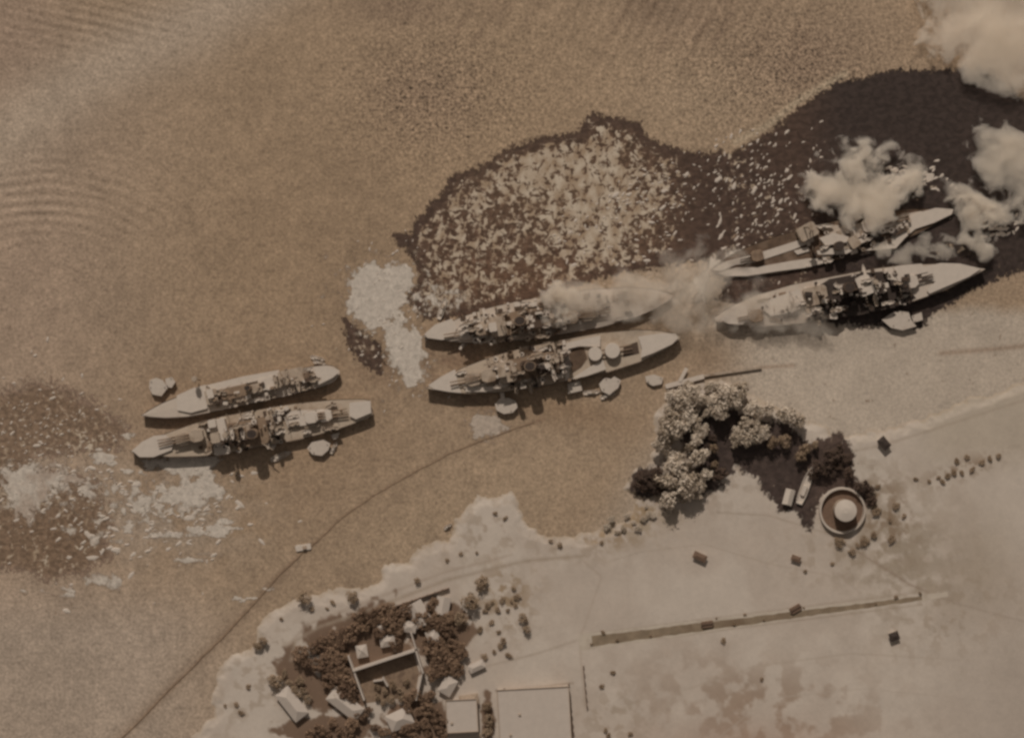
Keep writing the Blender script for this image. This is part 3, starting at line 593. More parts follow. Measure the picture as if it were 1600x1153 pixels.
C_.box("accommodation_ladder", 722, 540, 2, 7, 3.0, 4.0, 'canvas', -40)

# lower of the middle pair
D = Ship("battleship", "battleship in the middle row, lower of its pair, with two round pale turret tops aft", "battleship", (666,607), (1062,527), 31, 6.5, BBS, 'deck')
D.poly("awning", [(669,602),(690,588),(711,577),(716,600),(721,614),(700,612),(678,608)], 8.5, 8.75, 'canvas')
D.poly("awning", [(997,526),(1030,521),(1056,521),(1060,528),(1050,538),(1020,552),(1001,559),(1003,545)], 8.6, 8.9, 'canvas')
D.poly("awning", [(879,537),(938,524),(938,542),(905,541),(888,545),(889,560),(890,590),(884,595),(880,570)], 8.8, 9.1, 'canvas')
D.poly("awning", [(893,592),(920,574),(942,562),(947,577),(915,588)], 8.8, 9.1, 'canvas')
D.poly("deck_opening", [(974,541),(996,534),(999,552),(974,558)], 6.5, 6.95, 'dark')
D.poly("deck_opening", [(888,546),(912,542),(918,560),(908,574),(894,583),(891,565)], 6.5, 6.95, 'deckd')
D.poly("awning", [(722,600),(728,612),(760,612),(790,606),(792,601),(760,604)], 8.2, 8.5, 'canvas')
for px, py, r in ((930,553,5.3),(957,548,5.8)):
    t = D.disc("turret", px, py, r, 6.6, 11.5, 'paint', None, .97, 24); D.disc("turret_roof", px, py, r*.97, 11.5, 12.0, 'canvas', None, .96, 24).parent = t
    c = D.loc(px, py, 10)
    for k in (-1, 1): MB().tube((c[0]-r+.3, c[1]+k*1.5, 9.6), (c[0]-r-9, c[1]+k*1.5, 10), .55, .4).build("gun_barrel", M['grey'], t)
D.turret(737, 593, 9.0, 0, 2, 5.4, 'paint', 'grey', 12); D.turret(762, 587, 11.5, 0, 2, 5.4, 'paint', 'grey', 12)
D.box("bridge", 792, 581, 13, 16, 6, 17, 'paint'); D.box("conning_tower", 784, 582, 6, 7, 6, 21, 'paint'); D.mast(803, 577, 7, 26, 5, 'dark', 2.2)
D.box("superstructure", 830, 573, 38, 17, 6, 12, 'grey'); D.box("superstructure", 858, 571, 20, 12, 6, 13, 'dark'); D.funnel(828, 572, 4.6, 3.8, 9, 26); D.mast(870, 563, 7, 22, 5, 'dark', 2)
D.box("deckhouse", 873, 584, 8, 7, 6, 11, 'canvas'); D.boat(848, 571, 3, 13, 3.2, 13); D.boat(818, 595, 0, 12, 3.2, 9)
D.crane(852, 560, 60, 12); D.crane(846, 588, 200, 12)
D.clutter(.44, .72, 125, 9, 51, .98, ('paint','grey','canvas','black','dark','canvas'), .85); D.clutter(.68, .86, 30, 3.5, 52, .75, ('paint','deck','grey'), .8)

# upper of the right pair: settled low in black oil (bow right)
E = Ship("sunken_battleship", "battleship settled deep in black oil at the right, upper of its pair, side decks awash", "battleship", (1493,330), (1111,424), 29, 1.6, BBS, 'deckd', None, 'dark')
E.poly("side_deck", [(1113,421),(1135,408),(1180,397),(1240,378),(1270,368),(1272,377),(1240,390),(1180,410),(1150,414),(1125,424)], 1.7, 2.4, 'canvas')
E.poly("side_deck", [(1122,427),(1150,418),(1180,418),(1230,409),(1262,404),(1290,404),(1292,410),(1262,418),(1215,424),(1170,431),(1135,432)], 1.7, 2.5, 'canvas')
E.poly("foredeck", [(1392,372),(1404,350),(1430,334),(1462,325),(1490,327),(1487,335),(1460,348),(1430,358),(1414,372),(1400,388),(1352,392)], 1.9, 3.4, 'canvas')
E.poly("side_deck", [(1272,352),(1330,352),(1380,340),(1440,330),(1448,345),(1420,356),(1380,358),(1340,372),(1290,364)], 1.7, 2.9, 'deckw')
E.poly("awning", [(1280,372),(1302,364),(1326,370),(1326,378),(1290,384)], 6.6, 6.9, 'canvas'); E.poly("awning", [(1276,392),(1318,385),(1332,392),(1322,397),(1278,398)], 5.6, 5.9, 'canvas')
E.box("deckhouse", 1262, 362, 15, 11, 1.6, 8, 'paint', 15); E.box("deckhouse", 1300, 374, 16, 6, 1.6, 6, 'grey'); E.turret(1360, 352, 4.5, 0, 3, 5, 'canvas', 'grey', 12); E.turret(1388, 345, 3, 0, 3, 5, 'canvas', 'grey', 12)
E.mast(1268, 356, 2, 22, 5, 'dark', 2.4); E.box("bridge", 1335, 378, 8, 9, 1.6, 8, 'paint', 20); E.poly("buckled_plate", [(1322,380),(1346,372),(1352,378),(1328,388)], 5.4, 5.8, "canvas"); E.poly("buckled_plate", [(1240,392),(1262,386),(1266,392),(1246,398)], 2.4, 2.8, "canvas"); E.poly("buckled_plate", [(1392,362),(1412,352),(1420,358),(1398,370)], 4.4, 4.8, "dark"); E.funnel(1312, 384, 4.2, 3.5, 3, 13, 'dark')
E.turret(1182, 400, 3.4, 180, 3, 4.4, 'grey', 'dark', 9)
E.clutter(.36, .82, 100, 5.5, 61, .95, ('paint','black','canvas','dark','canvas','black'))
E.poly('scorched_deck', [(1322,376),(1350,366),(1392,372),(1372,392),(1330,404),(1300,402),(1306,388)], 1.75, 2.1, 'black')

# lower of the right pair
F_ = Ship("battleship", "right-hand battleship, lower of its pair, with clean pointed bow and dark sooty middle", "battleship", (1537,421), (1117,499), 31, 6.0, BBS, 'deckw')
F_.poly("awning", [(1440,418),(1470,411),(1500,412),(1533,420),(1515,432),(1480,447),(1452,459),(1448,452),(1462,440),(1440,436)], 8.5, 8.75, 'canvas')
F_.poly("awning", [(1125,498),(1150,480),(1168,476),(1168,500),(1160,507),(1138,506)], 8.6, 8.9, 'canvas')
F_.poly("awning", [(1180,476),(1248,452),(1258,472),(1240,488),(1205,494),(1195,486),(1180,489)], 8.2, 8.5, 'canvas')
F_.turret(1180, 494, 7.8, 180, 2, 5, 'grey', 'grey', 9)
F_.poly("scorched_deck", [(1262,458),(1296,436),(1345,427),(1380,424),(1386,437),(1410,441),(1446,456),(1444,461),(1400,480),(1340,493),(1292,497),(1276,480)], 6.2, 6.7, 'black')
F_.poly("awning", [(1384,420),(1405,415),(1440,412),(1450,425),(1420,432),(1408,440),(1386,436)], 9.0, 9.3, 'canvas')
F_.turret(1425, 440, 8.0, 5, 2, 5.2, 'canvas', 'dark', 12)
F_.box("bridge", 1352, 446, 11, 15, 6, 15, 'canvas', 12); F_.box("superstructure", 1320, 450, 26, 15, 6, 11, 'black'); F_.mast(1368, 441, 7, 22, 5, 'black', 2); F_.mast(1285, 458, 7, 19, 4, 'dark', 1.8)
F_.funnel(1328, 449, 4.6, 3.8, 8, 22, 'dark'); F_.box("superstructure", 1275, 462, 18, 14, 6, 10, 'paint'); F_.boat(1372, 450, 60, 11, 3, 10); F_.boat(1312, 451, -50, 11, 3, 12)
F_.clutter(.34, .72, 110, 8, 71, .95, ('dark','black','canvas','black','canvas','black')); F_.clutter(.16, .36, 30, 3.5, 72, .85, ('paint','grey','dark','canvas'))

# oil on the water in the lee of the last ship
ox, oy = grid(1270, 1470, 440, 520, 1.5); OX, OY = np.meshgrid(ox, oy)

# ------------------------------------------------------------------ small boats and mooring quays
def quay(pts, label, top=4.2, group="concrete mooring quays", bridge=None, posts=True, cat="mooring quay", name="mooring_quay"):
    cx = sum(p[0] for p in pts)/len(pts); cy = sum(p[1] for p in pts)/len(pts); c = P(cx, cy)
    t = empty(name, c); tag(t, label, cat, group); q = [(P(x, y, top) - c) for x, y in pts]; q = [(v.x, v.y) for v in q]
    ar = sum(q[i][0]*q[(i+1) % len(q)][1] - q[(i+1) % len(q)][0]*q[i][1] for i in range(len(q)))
    if ar < 0: q.reverse()
    MB().prism(q, top-1.4, top, 1).build("platform", M['concrete'], t)
    m = MB()
    for x, y in q: m.tube((x*.8, y*.8, -2), (x*.8, y*.8, top-1.4), .6)
    m.tube((0, 0, -2), (0, 0, top-1.4), 1.2).build("piles", M['wood'], t)["kind"] = "part"
    for x, y in q[::3]: MB().tube((x*.75, y*.75, top), (x*.75, y*.75, top+.7), .3, .4).build("bollard", M['dark'], t)
    if bridge:
        a = P(*bridge[0], top) - c; b = P(*bridge[1], top) - c; d = math.atan2(b.y-a.y, b.x-a.x)
        MB().box(((a.x+b.x)/2, (a.y+b.y)/2), math.hypot(b.x-a.x, b.y-a.y), bridge[2], top+.05, top+.5, d, 1).build("gangway", M['canvas'], t)
    return t
def octo(cx, cy, rx, ry, a=0.2, n=8):
    return [(cx + rx*math.cos(a + 2*math.pi*i/n), cy + ry*math.sin(a + 2*math.pi*i/n)) for i in range(n)]
quay(octo(791, 634, 18, 13), "pale eight-sided mooring quay with a gangway to the lower middle battleship", bridge=((784,610),(786,626),3.0))
quay([(936,600),(945,590),(955,592),(960,588),(970,594),(966,606),(952,617),(940,611)], "jagged pale mooring quay beside the lower middle battleship's stern")
quay([(887,599),(906,595),(910,610),(888,615)], "small square pale quay under the lower middle battleship's side", bridge=((900,594),(902,585),2.0))
quay([(480,700),(487,691),(505,687),(516,693),(513,703),(503,712),(488,710)], "pale mooring quay below the leftmost battleship's stern")
quay([(516,679),(530,676),(528,684),(521,687)], "tiny triangular quay tucked under the leftmost battleship's stern")
quay([(234,594),(244,590),(254,594),(262,606),(252,619),(238,616),(233,606)], "rounded pale quay off the repair ship's bow")
quay([(258,592),(268,589),(274,597),(268,606),(260,604)], "lesser pale quay adjoining the rounded one off the repair ship's bow")
quay([(416,690),(424,688),(432,694),(428,702),(418,701)], "small pale block quay against the leftmost battleship's lower side")
quay([(1378,500),(1392,490),(1404,486),(1420,488),(1424,500),(1432,510),(1410,516),(1392,512)], "ragged pale quay below the dark middle of the right battleship")
quay([(1424,494),(1440,488),(1442,500),(1428,504)], "little pale quay block right of the ragged quay under the right battleship")
def boat(px, py, ang, l, w, label, cat="boat", mat='canvas', h=1.5, name="motor_launch"):
    t = empty(name, P(px, py), R(ang)); tag(t, label, cat, "small craft beside the ships")
    boat_mesh(l, w, h).build("hull", M[mat], t)
    MB().box((l*.08, 0), l*.22, w*.55, h*.6, h+1.3, 0, .85).build("cabin", M['paint'], t)
    MB().tube((-l*.2, 0, h*.6), (-l*.2, 0, h+2.6), .12).build("mast", M['grey'], t); return t
boat(691, 482, 72, 17, 4.2, "slim pale boat standing off the upper middle battleship's bow")
boat(497, 560, -12, 11, 3.2, "upper of two small boats lying off the repair ship's stern")
boat(500, 567, -12, 10, 3.0, "lower of two small boats lying off the repair ship's stern")
boat(522, 699, 62, 10, 3.0, "small pale boat right of the quay below the leftmost battleship's stern")
boat(440, 712, 22, 17, 4.4, "pale barge-like boat below the middle of the leftmost battleship")
boat(925, 613, 6, 13, 3.4, "thin pale boat between the square quay and the jagged quay")
boat(950, 618, 18, 12, 3.4, "pale boat lying against the lower edge of the jagged quay")
boat(1145, 482, 12, 14, 3.0, "long pale boat above the stern of the lower right battleship")
boat(1412, 471, -14, 8, 2.4, "tiny grey boat on the black water below the right battleship", mat='paint')
boat(700, 822, 35, 7, 2.6, "tiny white boat close to the shore left of the pointed headland")
boat(725, 541, 35, 6, 2.2, "tiny boat hugging the lower side of the upper middle battleship's bow")

# jetty with boats at the island's upper tip
jt = empty("jetty", P(1080, 592)); tag(jt, "long thin pale jetty running right from the island tip above the light trees", "jetty")
def rel(pts, z, c): return [((P(x, y, z) - c).x, (P(x, y, z) - c).y) for x, y in pts]
c0 = P(1080, 592)
def jbar(a, b, w, z0, z1, mat, name):
    (x0, y0), (x1, y1) = rel([a, b], z1, c0); MB().box(((x0+x1)/2, (y0+y1)/2), math.hypot(x1-x0, y1-y0), w, z0, z1, math.atan2(y1-y0, x1-x0), 1).build(name, M[mat], jt)
jbar((1040,604),(1100,588), 3.4, 1.2, 2.6, 'canvas', "walkway"); jbar((1100,587),(1190,574), 1.8, .8, 1.9, 'paint', "walkway"); jbar((1062,596),(1073,575), 2.6, 2.62, 3.1, 'canvas', "landing_arm")
quay([(1008,588),(1022,585),(1036,590),(1034,600),(1020,603),(1010,597)], "low pale landing stage at the jetty's left end", 2.6)
# floating line across the channel
pts = [(150,1196),(190,1153),(300,1043),(345,998),(392,948),(430,905),(472,864),(500,842),(535,808),(585,774),(640,742),(700,710),(760,686),(850,655)]
mb = MB(); rr = random.Random(2)
fine = []
for i in range(len(pts)-1):
    for k in range(6):
        t = k/6; fine.append((pts[i][0]*(1-t)+pts[i+1][0]*t + rr.uniform(-.9,.9), pts[i][1]*(1-t)+pts[i+1][1]*t + rr.uniform(-.9,.9)))
for i in range(len(fine)-1):
    a, b = P(*fine[i], .05), P(*fine[i+1], .05); mb.tube(a, b, .32 if i > 40 else .45, .32 if i > 40 else .45, 6)
tag(mb.build("floating_boom", M['wire']), "thin dark line curving over the channel from the lower left edge toward the ships", "boom")
t = empty("pontoon", P(474, 855)); tag(t, "small pale pontoon float on the dark line crossing the channel", "pontoon")
MB().box((0, 0), 12, 4.5, -.3, 1.2, R(10), .95).build("float", M['canvas'], t); MB().box((1, 0), 3, 2.4, 1.2, 2.6, R(10), .9).build("hut", M['wood'], t)

# ------------------------------------------------------------------ storage tank inside its ring wall
tk = empty("storage_tank", P(1315, 797) + Vector((0, 0, LZ))); tag(tk, "round white-topped storage tank inside a circular wall beside the black oil", "storage tank")
def ringwall(r0, r1, h, n=48, gap=None):
    mb = MB()
    vs = []
    for i in range(n):
        t = 2*math.pi*i/n
        for r, z in ((r0, 0), (r0+.4, h), (r1-.4, h), (r1, 0)): vs.append((r*math.cos(t), r*math.sin(t), z))
    fs = []
    for i in range(n):
        a, b = 4*i, 4*((i+1) % n)
        for k in range(3): fs.append((a+k, b+k, b+k+1, a+k+1))
    mb.add(vs, fs); return mb
ringwall(15.4, 17.4, 3.4).build("ring_wall", M['concrete'], tk)
tb = MB().disc((1.0, .6), 8.0, 8.0, 0, 11, 32, 1).build("tank_shell", M['paint'], tk)
MB().disc((1.0, .6), 8.1, 8.1, 11.0, 12.2, 32, .25).build("tank_roof", M['canvas'], tk)
MB().disc((0, 0), 15.3, 15.3, 0.03, 0.09, 40, 1).build("tank_floor", M['roofd'], tk)
MB().tube((9.2, .5, 0), (9.2, .5, 11), .35).build("ladder", M['grey'], tk)
# white boat-shaped slab and block in the black oil
wd = empty("beached_barge", P(1258, 757) + Vector((0, 0, LZ)), R(70)); tag(wd, "narrow white barge lying in the black oil left of the round tank", "barge")
boat_mesh(30, 6.5, 2.2).build("hull", M['canvas'], wd)
wh = empty("shore_hut", P(1231, 776) + Vector((0, 0, LZ)), R(75)); tag(wh, "small pale hut on the oily shore between the white barge and the pale bank", "hut")
MB().box((0, 0), 11, 6, 0, 3, 0, 1).build("wall", M['concrete'], wh)
MB().add([(-6,-3.6,3),(6,-3.6,3),(6,3.6,3),(-6,3.6,3),(-5.5,0,5),(5.5,0,5)], [(0,1,5,4),(2,3,4,5),(0,4,3),(1,2,5),(0,3,2,1)]).build("roof", M['canvas'], wh)

# ------------------------------------------------------------------ buildings
def house(px, py, l, w, h, ang, label, roof='roofw', hip=True, name="house", cat="house", windows=True, flat=False):
    t = empty(name, P(px, py, LZ), R(ang)); tag(t, label, cat)
    MB().prism([(-l/2,-w/2),(l/2,-w/2),(l/2,w/2),(-l/2,w/2)], 0, h, 1).build("wall", M['concrete'], t)
    e = .7; rh = min(l, w) * .22; L2, W2 = l/2+e, w/2+e
    if flat:
        rf = MB().prism([(-L2,-W2),(L2,-W2),(L2,W2),(-L2,W2)], h, h+.5, 1).build("roof", M[roof], t)
        p = MB()
        for a, b, c, d in ((-L2,-W2,L2,-W2+.5),(-L2,W2-.5,L2,W2),(-L2,-W2+.5,-L2+.5,W2-.5),(L2-.5,-W2+.5,L2,W2-.5)): p.prism([(a,b),(c,b),(c,d),(a,d)], h+.5, h+1.2, 1)
        p.build("parapet", M['wood'], rf)
        sm_ = MB()
        for k in range(1, int(l/7)): sm_.prism([(-L2+.5+k*7, -W2+.5), (-L2+.75+k*7, -W2+.5), (-L2+.75+k*7, W2-.5), (-L2+.5+k*7, W2-.5)], h+.5, h+.62, 1)
        if sm_.v: sm_.build("roof_seams", M['roofw'], rf)
        for k in range(int(l/18)): MB().box((-l*.35 + k*7.5, w*(.1 if k % 2 else -.22)), 2.0, 1.5, h+.5, h+1.5, 0, .9).build("roof_vent", M['paint'], rf)
    else:
        r = (L2 - (W2 if hip else 0)) 
        MB().add([(-L2,-W2,h),(L2,-W2,h),(L2,W2,h),(-L2,W2,h),(-r,0,h+rh),(r,0,h+rh)], [(0,1,5,4),(2,3,4,5),(0,4,3),(1,2,5),(3,2,1,0)]).build("roof", M[roof], t)
    if windows:
        for sx in (-1, 1):
            for k in range(max(2, int(l/5))):
                x = -l/2 + (k+.5)*l/max(2, int(l/5)); f = MB().box((x, sx*(w/2+.03)), 1.3, .12, h*.35, h*.75, 0, 1).build("window", M['dark'], t)
        MB().box((l/2+.04, 0), .14, 1.3, 0, 2.2, 0, 1).build("door", M['wood'], t)
    return t
house(457, 1098, 24, 11, 4, -52, "long pale-roofed house at the lower left of the grove, near the shore")
house(835, 1122, 52, 46, 6, 3, "largest building, a plain white flat-roofed block at the bottom edge", 'roofw', name="warehouse", cat="warehouse", flat=True)
house(722, 1116, 22, 23, 5, 3, "square white building between the dark grove and the largest white block", 'roofw', name="building", cat="building", flat=True)
house(606, 1000, 10, 7, 4, 10, "little light-roofed hut in the grove just above the walled court")
house(566, 1016, 7, 8, 4, 10, "little light-roofed hut at the left end of the walled court's front wall")
house(640, 978, 9, 7, 4, -10, "light-roofed hut in the grove above the court's right corner")
house(596, 978, 7, 5, 4, 30, "smallest light roof deep in the grove above the court")
house(655, 958, 17, 12, 4, -60, "pale gabled house under the hedge line at the top of the grove", hip=False)
house(677, 994, 9, 8, 4, -70, "pale house between the dark trees right of the court's tall wall")
house(692, 945, 12, 9, 4, 80, "pale house beside the single round tree at the grove's upper right", hip=False)
house(540, 1098, 26, 11, 4, -38, "pale roofed shed along the grove's lower left side")
house(625, 1122, 17, 12, 4, 25, "pale shed roof among trees below the walled court")
house(700, 1070, 12, 9, 4, 60, "pale house at the right rim of the grove below the main tree mass")
house(745, 1040, 11, 5, 3, 25, "small pale shed with a dark lee at the grove's far right", 'roofw')
house(733, 1092, 13, 7, 3, 8, "low grey shed above the square white building", 'wood')
# walled court
wc = empty("walled_court", P(605, 1050, LZ)); tag(wc, "court with tall thin white walls on three sides in the middle of the grove", "courtyard wall"); c1 = P(605, 1050, LZ)
def wall(a, b, h, w=1.0, name="wall", mat='roofw'):
    p, q = P(*a, LZ+h) - c1, P(*b, LZ+h) - c1
    MB().box(((p.x+q.x)/2, (p.y+q.y)/2), math.hypot(q.x-p.x, q.y-p.y), w, 0, h, math.atan2(q.y-p.y, q.x-p.x), 1).build(name, M[mat], wc)
wall((551,1048), (648,1016), 9.0, 1.5); wall((544,1024), (569,1094), 8.0, 1.2); wall((642,988), (650,1014), 7, 1.0); wall((650,1017), (661,1052), 8, 1.2); wall((659,1054), (650,1094), 6, 1.0)
wall((598,1058), (606,1072), 5, 1.2, "inner_wall"); wall((583,1064), (598,1062), 4, 1.0, "inner_wall")
MB().prism([((P(x, y, LZ)-c1).x, (P(x, y, LZ)-c1).y) for x, y in reversed([(556,1050),(646,1020),(655,1050),(648,1088),(572,1098)])], .02, .08, 1).build("court_floor", M['grey'], wc)
# sheds standing on the open ground
house(1396, 993, 6, 5, 3, 20, "small dark shed alone on the bare ground right of the long strip", 'black', windows=False, name="shed", cat="shed")
house(1093, 869, 9, 4, 3, -25, "small dark shed alone on the pale field above the long strip", 'roofd', windows=False, name="shed", cat="shed")
house(1243, 872, 6, 3, 2.5, -20, "tiny brown shed on the pale field below the shore trees", 'roofd', windows=False, name="shed", cat="shed")
house(1380, 692, 8, 5, 4, -50, "dark little hut beside the light shore road at the right", 'black', windows=False, name="shed", cat="shed")
# long strip between kerbs
def strip(name, a, b, w0, w1, z, mat, label=None, kind="structure"):
    p, q = P(*a), P(*b); d = (q-p).normalized(); n_ = Vector((-d.y, d.x, 0))
    N_ = 60; vs = []; fs = []; r = random.Random(5)
    for i in range(N_+1):
        t = i/N_; c = p.lerp(q, t); w = w0*(1-t)+w1*t
        vs += [c - n_*(w/2 + r.uniform(-.35,.35)) + Vector((0,0,z)), c + n_*(w/2 + r.uniform(-.35,.35)) + Vector((0,0,z))]
        if i: k = 2*(i-1); fs.append((k, k+2, k+3, k+1))
    o = MB().add(vs, fs).build(name, mat); tag(o, label, None, None, kind); return o
sm = worn('strip_earth', alb(116,99,80), 0.25, 0.16, 0.95, 0.3, alb(98,80,63), 0.85); km = worn('strip_edge', alb(160,145,128), 0.08, 0.3, .95, .2, alb(140,124,107), .6)
strip("path", (905,1003), (1480,928), 12, 3.5, LZ+.012, km)
strip("earth_road", (925,1001), (1440,934), 7.5, 3.0, LZ+.02, sm)
for k, (x, y, a) in enumerate(((1105,975,8),(1243,951,30))):
    t = empty("culvert", P(x, y, LZ), R(a)); tag(t, ("dark block on the long strip, nearer its left end", "dark block on the long strip, nearer its middle")[k], "culvert")
    MB().box((0,0), 9, 5, 0, 1.4, 0, .9).build("slab", M['roofd'], t); MB().box((0,0), 9.5, .6, 1.4, 2.0, 0, 1).build("rail", M['dark'], t)
def fence(a, b, label, h=2.2):
    p, q = P(*a, LZ), P(*b, LZ); t = empty("fence", p, math.atan2(q.y-p.y, q.x-p.x)); tag(t, label, "fence"); l = (q-p).length
    MB().box((l/2, 0), l, .5, .1, h, 0, 1).build("fence_panel", M['roofd'], t)
    for i in range(int(l/6)+1): MB().tube((min(i*6, l), .5, 0), (min(i*6, l), .5, h+.3), .25).build("fence_post", M['dark'], t)
fence((888,1068), (896,1150), "dark upright fence right beside the largest white building"); fence((911,1040), (917,1106), "thin dark fence left of the bare field, below the strip's end")
fence((620,946), (702,918), "dark hedge-like fence running above the grove's top edge", 3.0)
fence((776,1078), (790,1076), "short dark fence at the largest white building's upper left corner")

# ------------------------------------------------------------------ trees
def crown_mesh(name, r, h, seed, n=420, leaf=.75, lobes=6):
    rd = random.Random(seed); mb = MB(); L_ = [(Vector((0, 0, h*.72)), r*.75)]
    for i in range(lobes):
        t = 2*math.pi*i/lobes + rd.uniform(-.4, .4); q = rd.uniform(.35, .8)*r
        L_.append((Vector((q*math.cos(t), q*math.sin(t), h*rd.uniform(.5, .8))), r*rd.uniform(.26, .5)))
    for i in range(n):
        c, cr = rd.choice(L_); d = Vector((rd.gauss(0,1), rd.gauss(0,1), rd.gauss(0,1)*.75)).normalized(); k = rd.uniform(.45, 1.22)
        p = c + d*cr*k; nr = (d + Vector((rd.uniform(-.7,.7), rd.uniform(-.7,.7), rd.uniform(-.2,.9)))).normalized()
        u = nr.orthogonal().normalized(); u.rotate(Matrix.Rotation(rd.uniform(0, 6.28), 3, nr)); w = nr.cross(u); s = leaf*rd.uniform(.6, 1.3)
        mb.add([p-u*s-w*s*.4, p+w*s*.5-u*s*.2, p+u*s+w*s*.3, p-w*s*.6+u*s*.1+nr*s*.3], [(0,3,2,1)])
    return mb.mesh(name)
def trunk_mesh(name, r, h, seed):
    rd = random.Random(seed); mb = MB(); mb.tube((0,0,0), (0,0,h*.55), .42, .28, 8)
    for i in range(5):
        t = 2*math.pi*i/5 + rd.uniform(-.3,.3); mb.tube((0,0,h*.45), (r*.5*math.cos(t), r*.5*math.sin(t), h*.75), .2, .08, 6)
    return mb.mesh(name)
kinds = {}
def tree(px, py, r, kind, label, group, cat="tree", hs=None):
    hs = hs or (.8 if cat == 'tree' else .42)
    sx, sy = random.uniform(.75, 1.3), random.uniform(.75, 1.3)
    if kind not in kinds:
        kinds[kind] = []
        for v in range(5):
            R0, H0 = 4.0, 7.5
            c = crown_mesh("crown", R0, H0, hash(kind) % 7 + v*13 + len(kind), 520 if kind != 'leaf_pale' else 760, .62 if kind == 'leaf_dark' else .56, 5 + v % 3)
            c.materials.append(M[kind]); t = trunk_mesh("trunk", R0, H0, v); t.materials.append(M['bark']); kinds[kind].append((c, t))
    v = random.randrange(5); s = r / 4.0
    o = empty(cat, P(px, py, LZ), random.uniform(0, 6.28)); o.scale = (s*sx, s*sy, s*hs); tag(o, label, cat, group)
    for nm, me in zip(("crown", "trunk"), kinds[kind][v]):
        q = bpy.data.objects.new(nm, me); COL.objects.link(q); q.parent = o
    return o
random.seed(5)
g1 = [(470,1018),(480,1030),(492,1012),(505,1005),(520,1000),(532,992),(545,985),(556,978),(560,965),(572,960),(585,955),(598,950),(612,946),(570,978),(582,972),(596,966),(610,962),(622,956),(636,950),(548,998),(534,1008),(520,1018),(508,1028),(500,1040),(512,1048),(524,1036),(536,1026),(528,1052),(516,1062),(526,1070),(540,1062),(538,1046),(544,1078),(532,1084),(548,1092),(610,975),(622,985),(625,972),(590,990),(620,1000),(668,985),(672,1000),(676,1014),(686,1022),(698,1014),(690,1002),(704,1026),(694,1034),(682,1038),(700,1044),(712,1034),(716,1046),(690,1050),(724,1020),(708,1004),(718,1012),(676,1050),(686,962),(672,952),(680,940),(676,972),(664,970),(690,978),(700,965),(702,985)]
for x, y in g1: tree(x + random.uniform(-3,3), y + random.uniform(-3,3), random.uniform(3.8, 5.6), 'leaf_dark', "dark broad crown in the dense grove surrounding the walled court", "trees of the dark grove")
g2 = [(650,1085),(662,1092),(670,1104),(656,1112),(640,1108),(676,1118),(664,1126),(648,1130),(684,1108),(690,1126),(632,1140),(616,1146),(650,1148),(672,1142),(692,1144),(600,1142),(585,1136),(640,1090),(675,1085),(560,1120),(548,1128),(530,1140),(512,1148),(498,1136),(486,1146),(520,1126),(545,1146),(572,1110)]
for x, y in g2: tree(x + random.uniform(-3,3), y + random.uniform(-3,3), random.uniform(3.4, 5.2), 'leaf_dark', "dark crown in the lower grove along the bottom edge left of the white buildings", "trees of the lower grove")
for x, y in [(590,1072),(602,1080),(615,1070),(625,1078),(635,1064),(590,1088),(612,1092),(628,1090),(600,1096)]: tree(x, y, random.uniform(2.4, 3.6), 'leaf_mid', "brownish tree inside the court with tall white walls", "trees in the walled court")
for x, y, r, l in [(736,938,6.2,"large round brown tree standing alone at the grove's upper right"),(752,908,4.6,"oval brown tree above the large round lone one"),(718,965,4.6,"middling tree between the large round lone tree and the grove"),
                   (431,1062,5.6,"round brown tree by the road at the grove's far left"),(761,1102,4.0,"upper tree beside the largest white building's left wall"),(763,1122,4.6,"middle tree beside the largest white building's left wall"),(761,1142,4.4,"lower tree beside the largest white building's left wall"),
                   (475,934,4.5,"brown tree on the shore in the first bay left of the crease of land"),(552,932,4.0,"olive shore tree at the inlet above the curving road"),(412,1000,4.0,"brown shore tree at the upper corner of the left beach"),(404,1008,3.4,"brown shore bush just below the left beach's corner tree"),
                   (652,906,2.4,"tiny dark tree alone between the shore road and the fence"),(786,1000,2.6,"small olive tree right of the grove, upper of two"),(818,965,3.0,"small olive tree on the pale field, upper of two"),(822,982,3.4,"small olive tree on the pale field, lower of two")]:
    tree(x, y, r, 'leaf_mid', l, "single trees on the pale ground")
for x, y in [(445,1052),(452,1065),(460,1075),(468,1062),(474,1078),(480,1090),(466,1085)]: tree(x, y, random.uniform(3,4.2), 'leaf_mid', "brown tree in the clump between the pale long house and the road", "trees by the long house")
for x, y in [(760,945),(772,940),(785,938),(798,936),(810,930),(806,916),(775,955),(790,952),(804,948),(760,955),(768,972),(780,985),(750,980),(772,1018),(760,1026),(785,1012),(795,1020)]: tree(x + random.uniform(-3,3), y + random.uniform(-3,3), random.uniform(1.8, 2.8), 'leaf_mid', "thin olive bush in the loose plot right of the grove", "bushes of the open plot", "bush")
# pale trees at the island corner
pale = [(1060,608),(1075,600),(1090,604),(1104,608),(1118,604),(1130,612),(1142,618),(1050,622),(1064,626),(1080,622),(1096,624),(1112,622),(1128,630),(1070,640),(1090,640),(1106,646),(1036,658),(1048,652),(1058,664),(1046,672),(1034,672),(1054,680),(1085,664),(1096,674),(1088,688),(1078,700),(1040,700),(1050,710),(1062,718),(1076,722),(1088,712),(1100,740),(1066,740),(1080,752),(1094,760),(1060,760),(1046,776),(1150,630),(1168,634),(1184,640),(1200,640),(1216,646),(1232,650),(1246,658),(1150,612),(1044,640),(1100,630),(1084,612),(1122,640),(1072,652),(1060,648),(1030,690),(1048,690),(1052,730),(1040,750),(1056,770),(1072,764),(1084,770),(1070,780)]
for x, y in pale: tree(x + random.uniform(-3,3), y + random.uniform(-3,3), random.choice((3.4, 4.2, 5.2, 6.4, 7.6)), 'leaf_pale', "pale-crowned tree in the light wood at the island's upper corner", "pale trees of the island corner", hs=1.1)
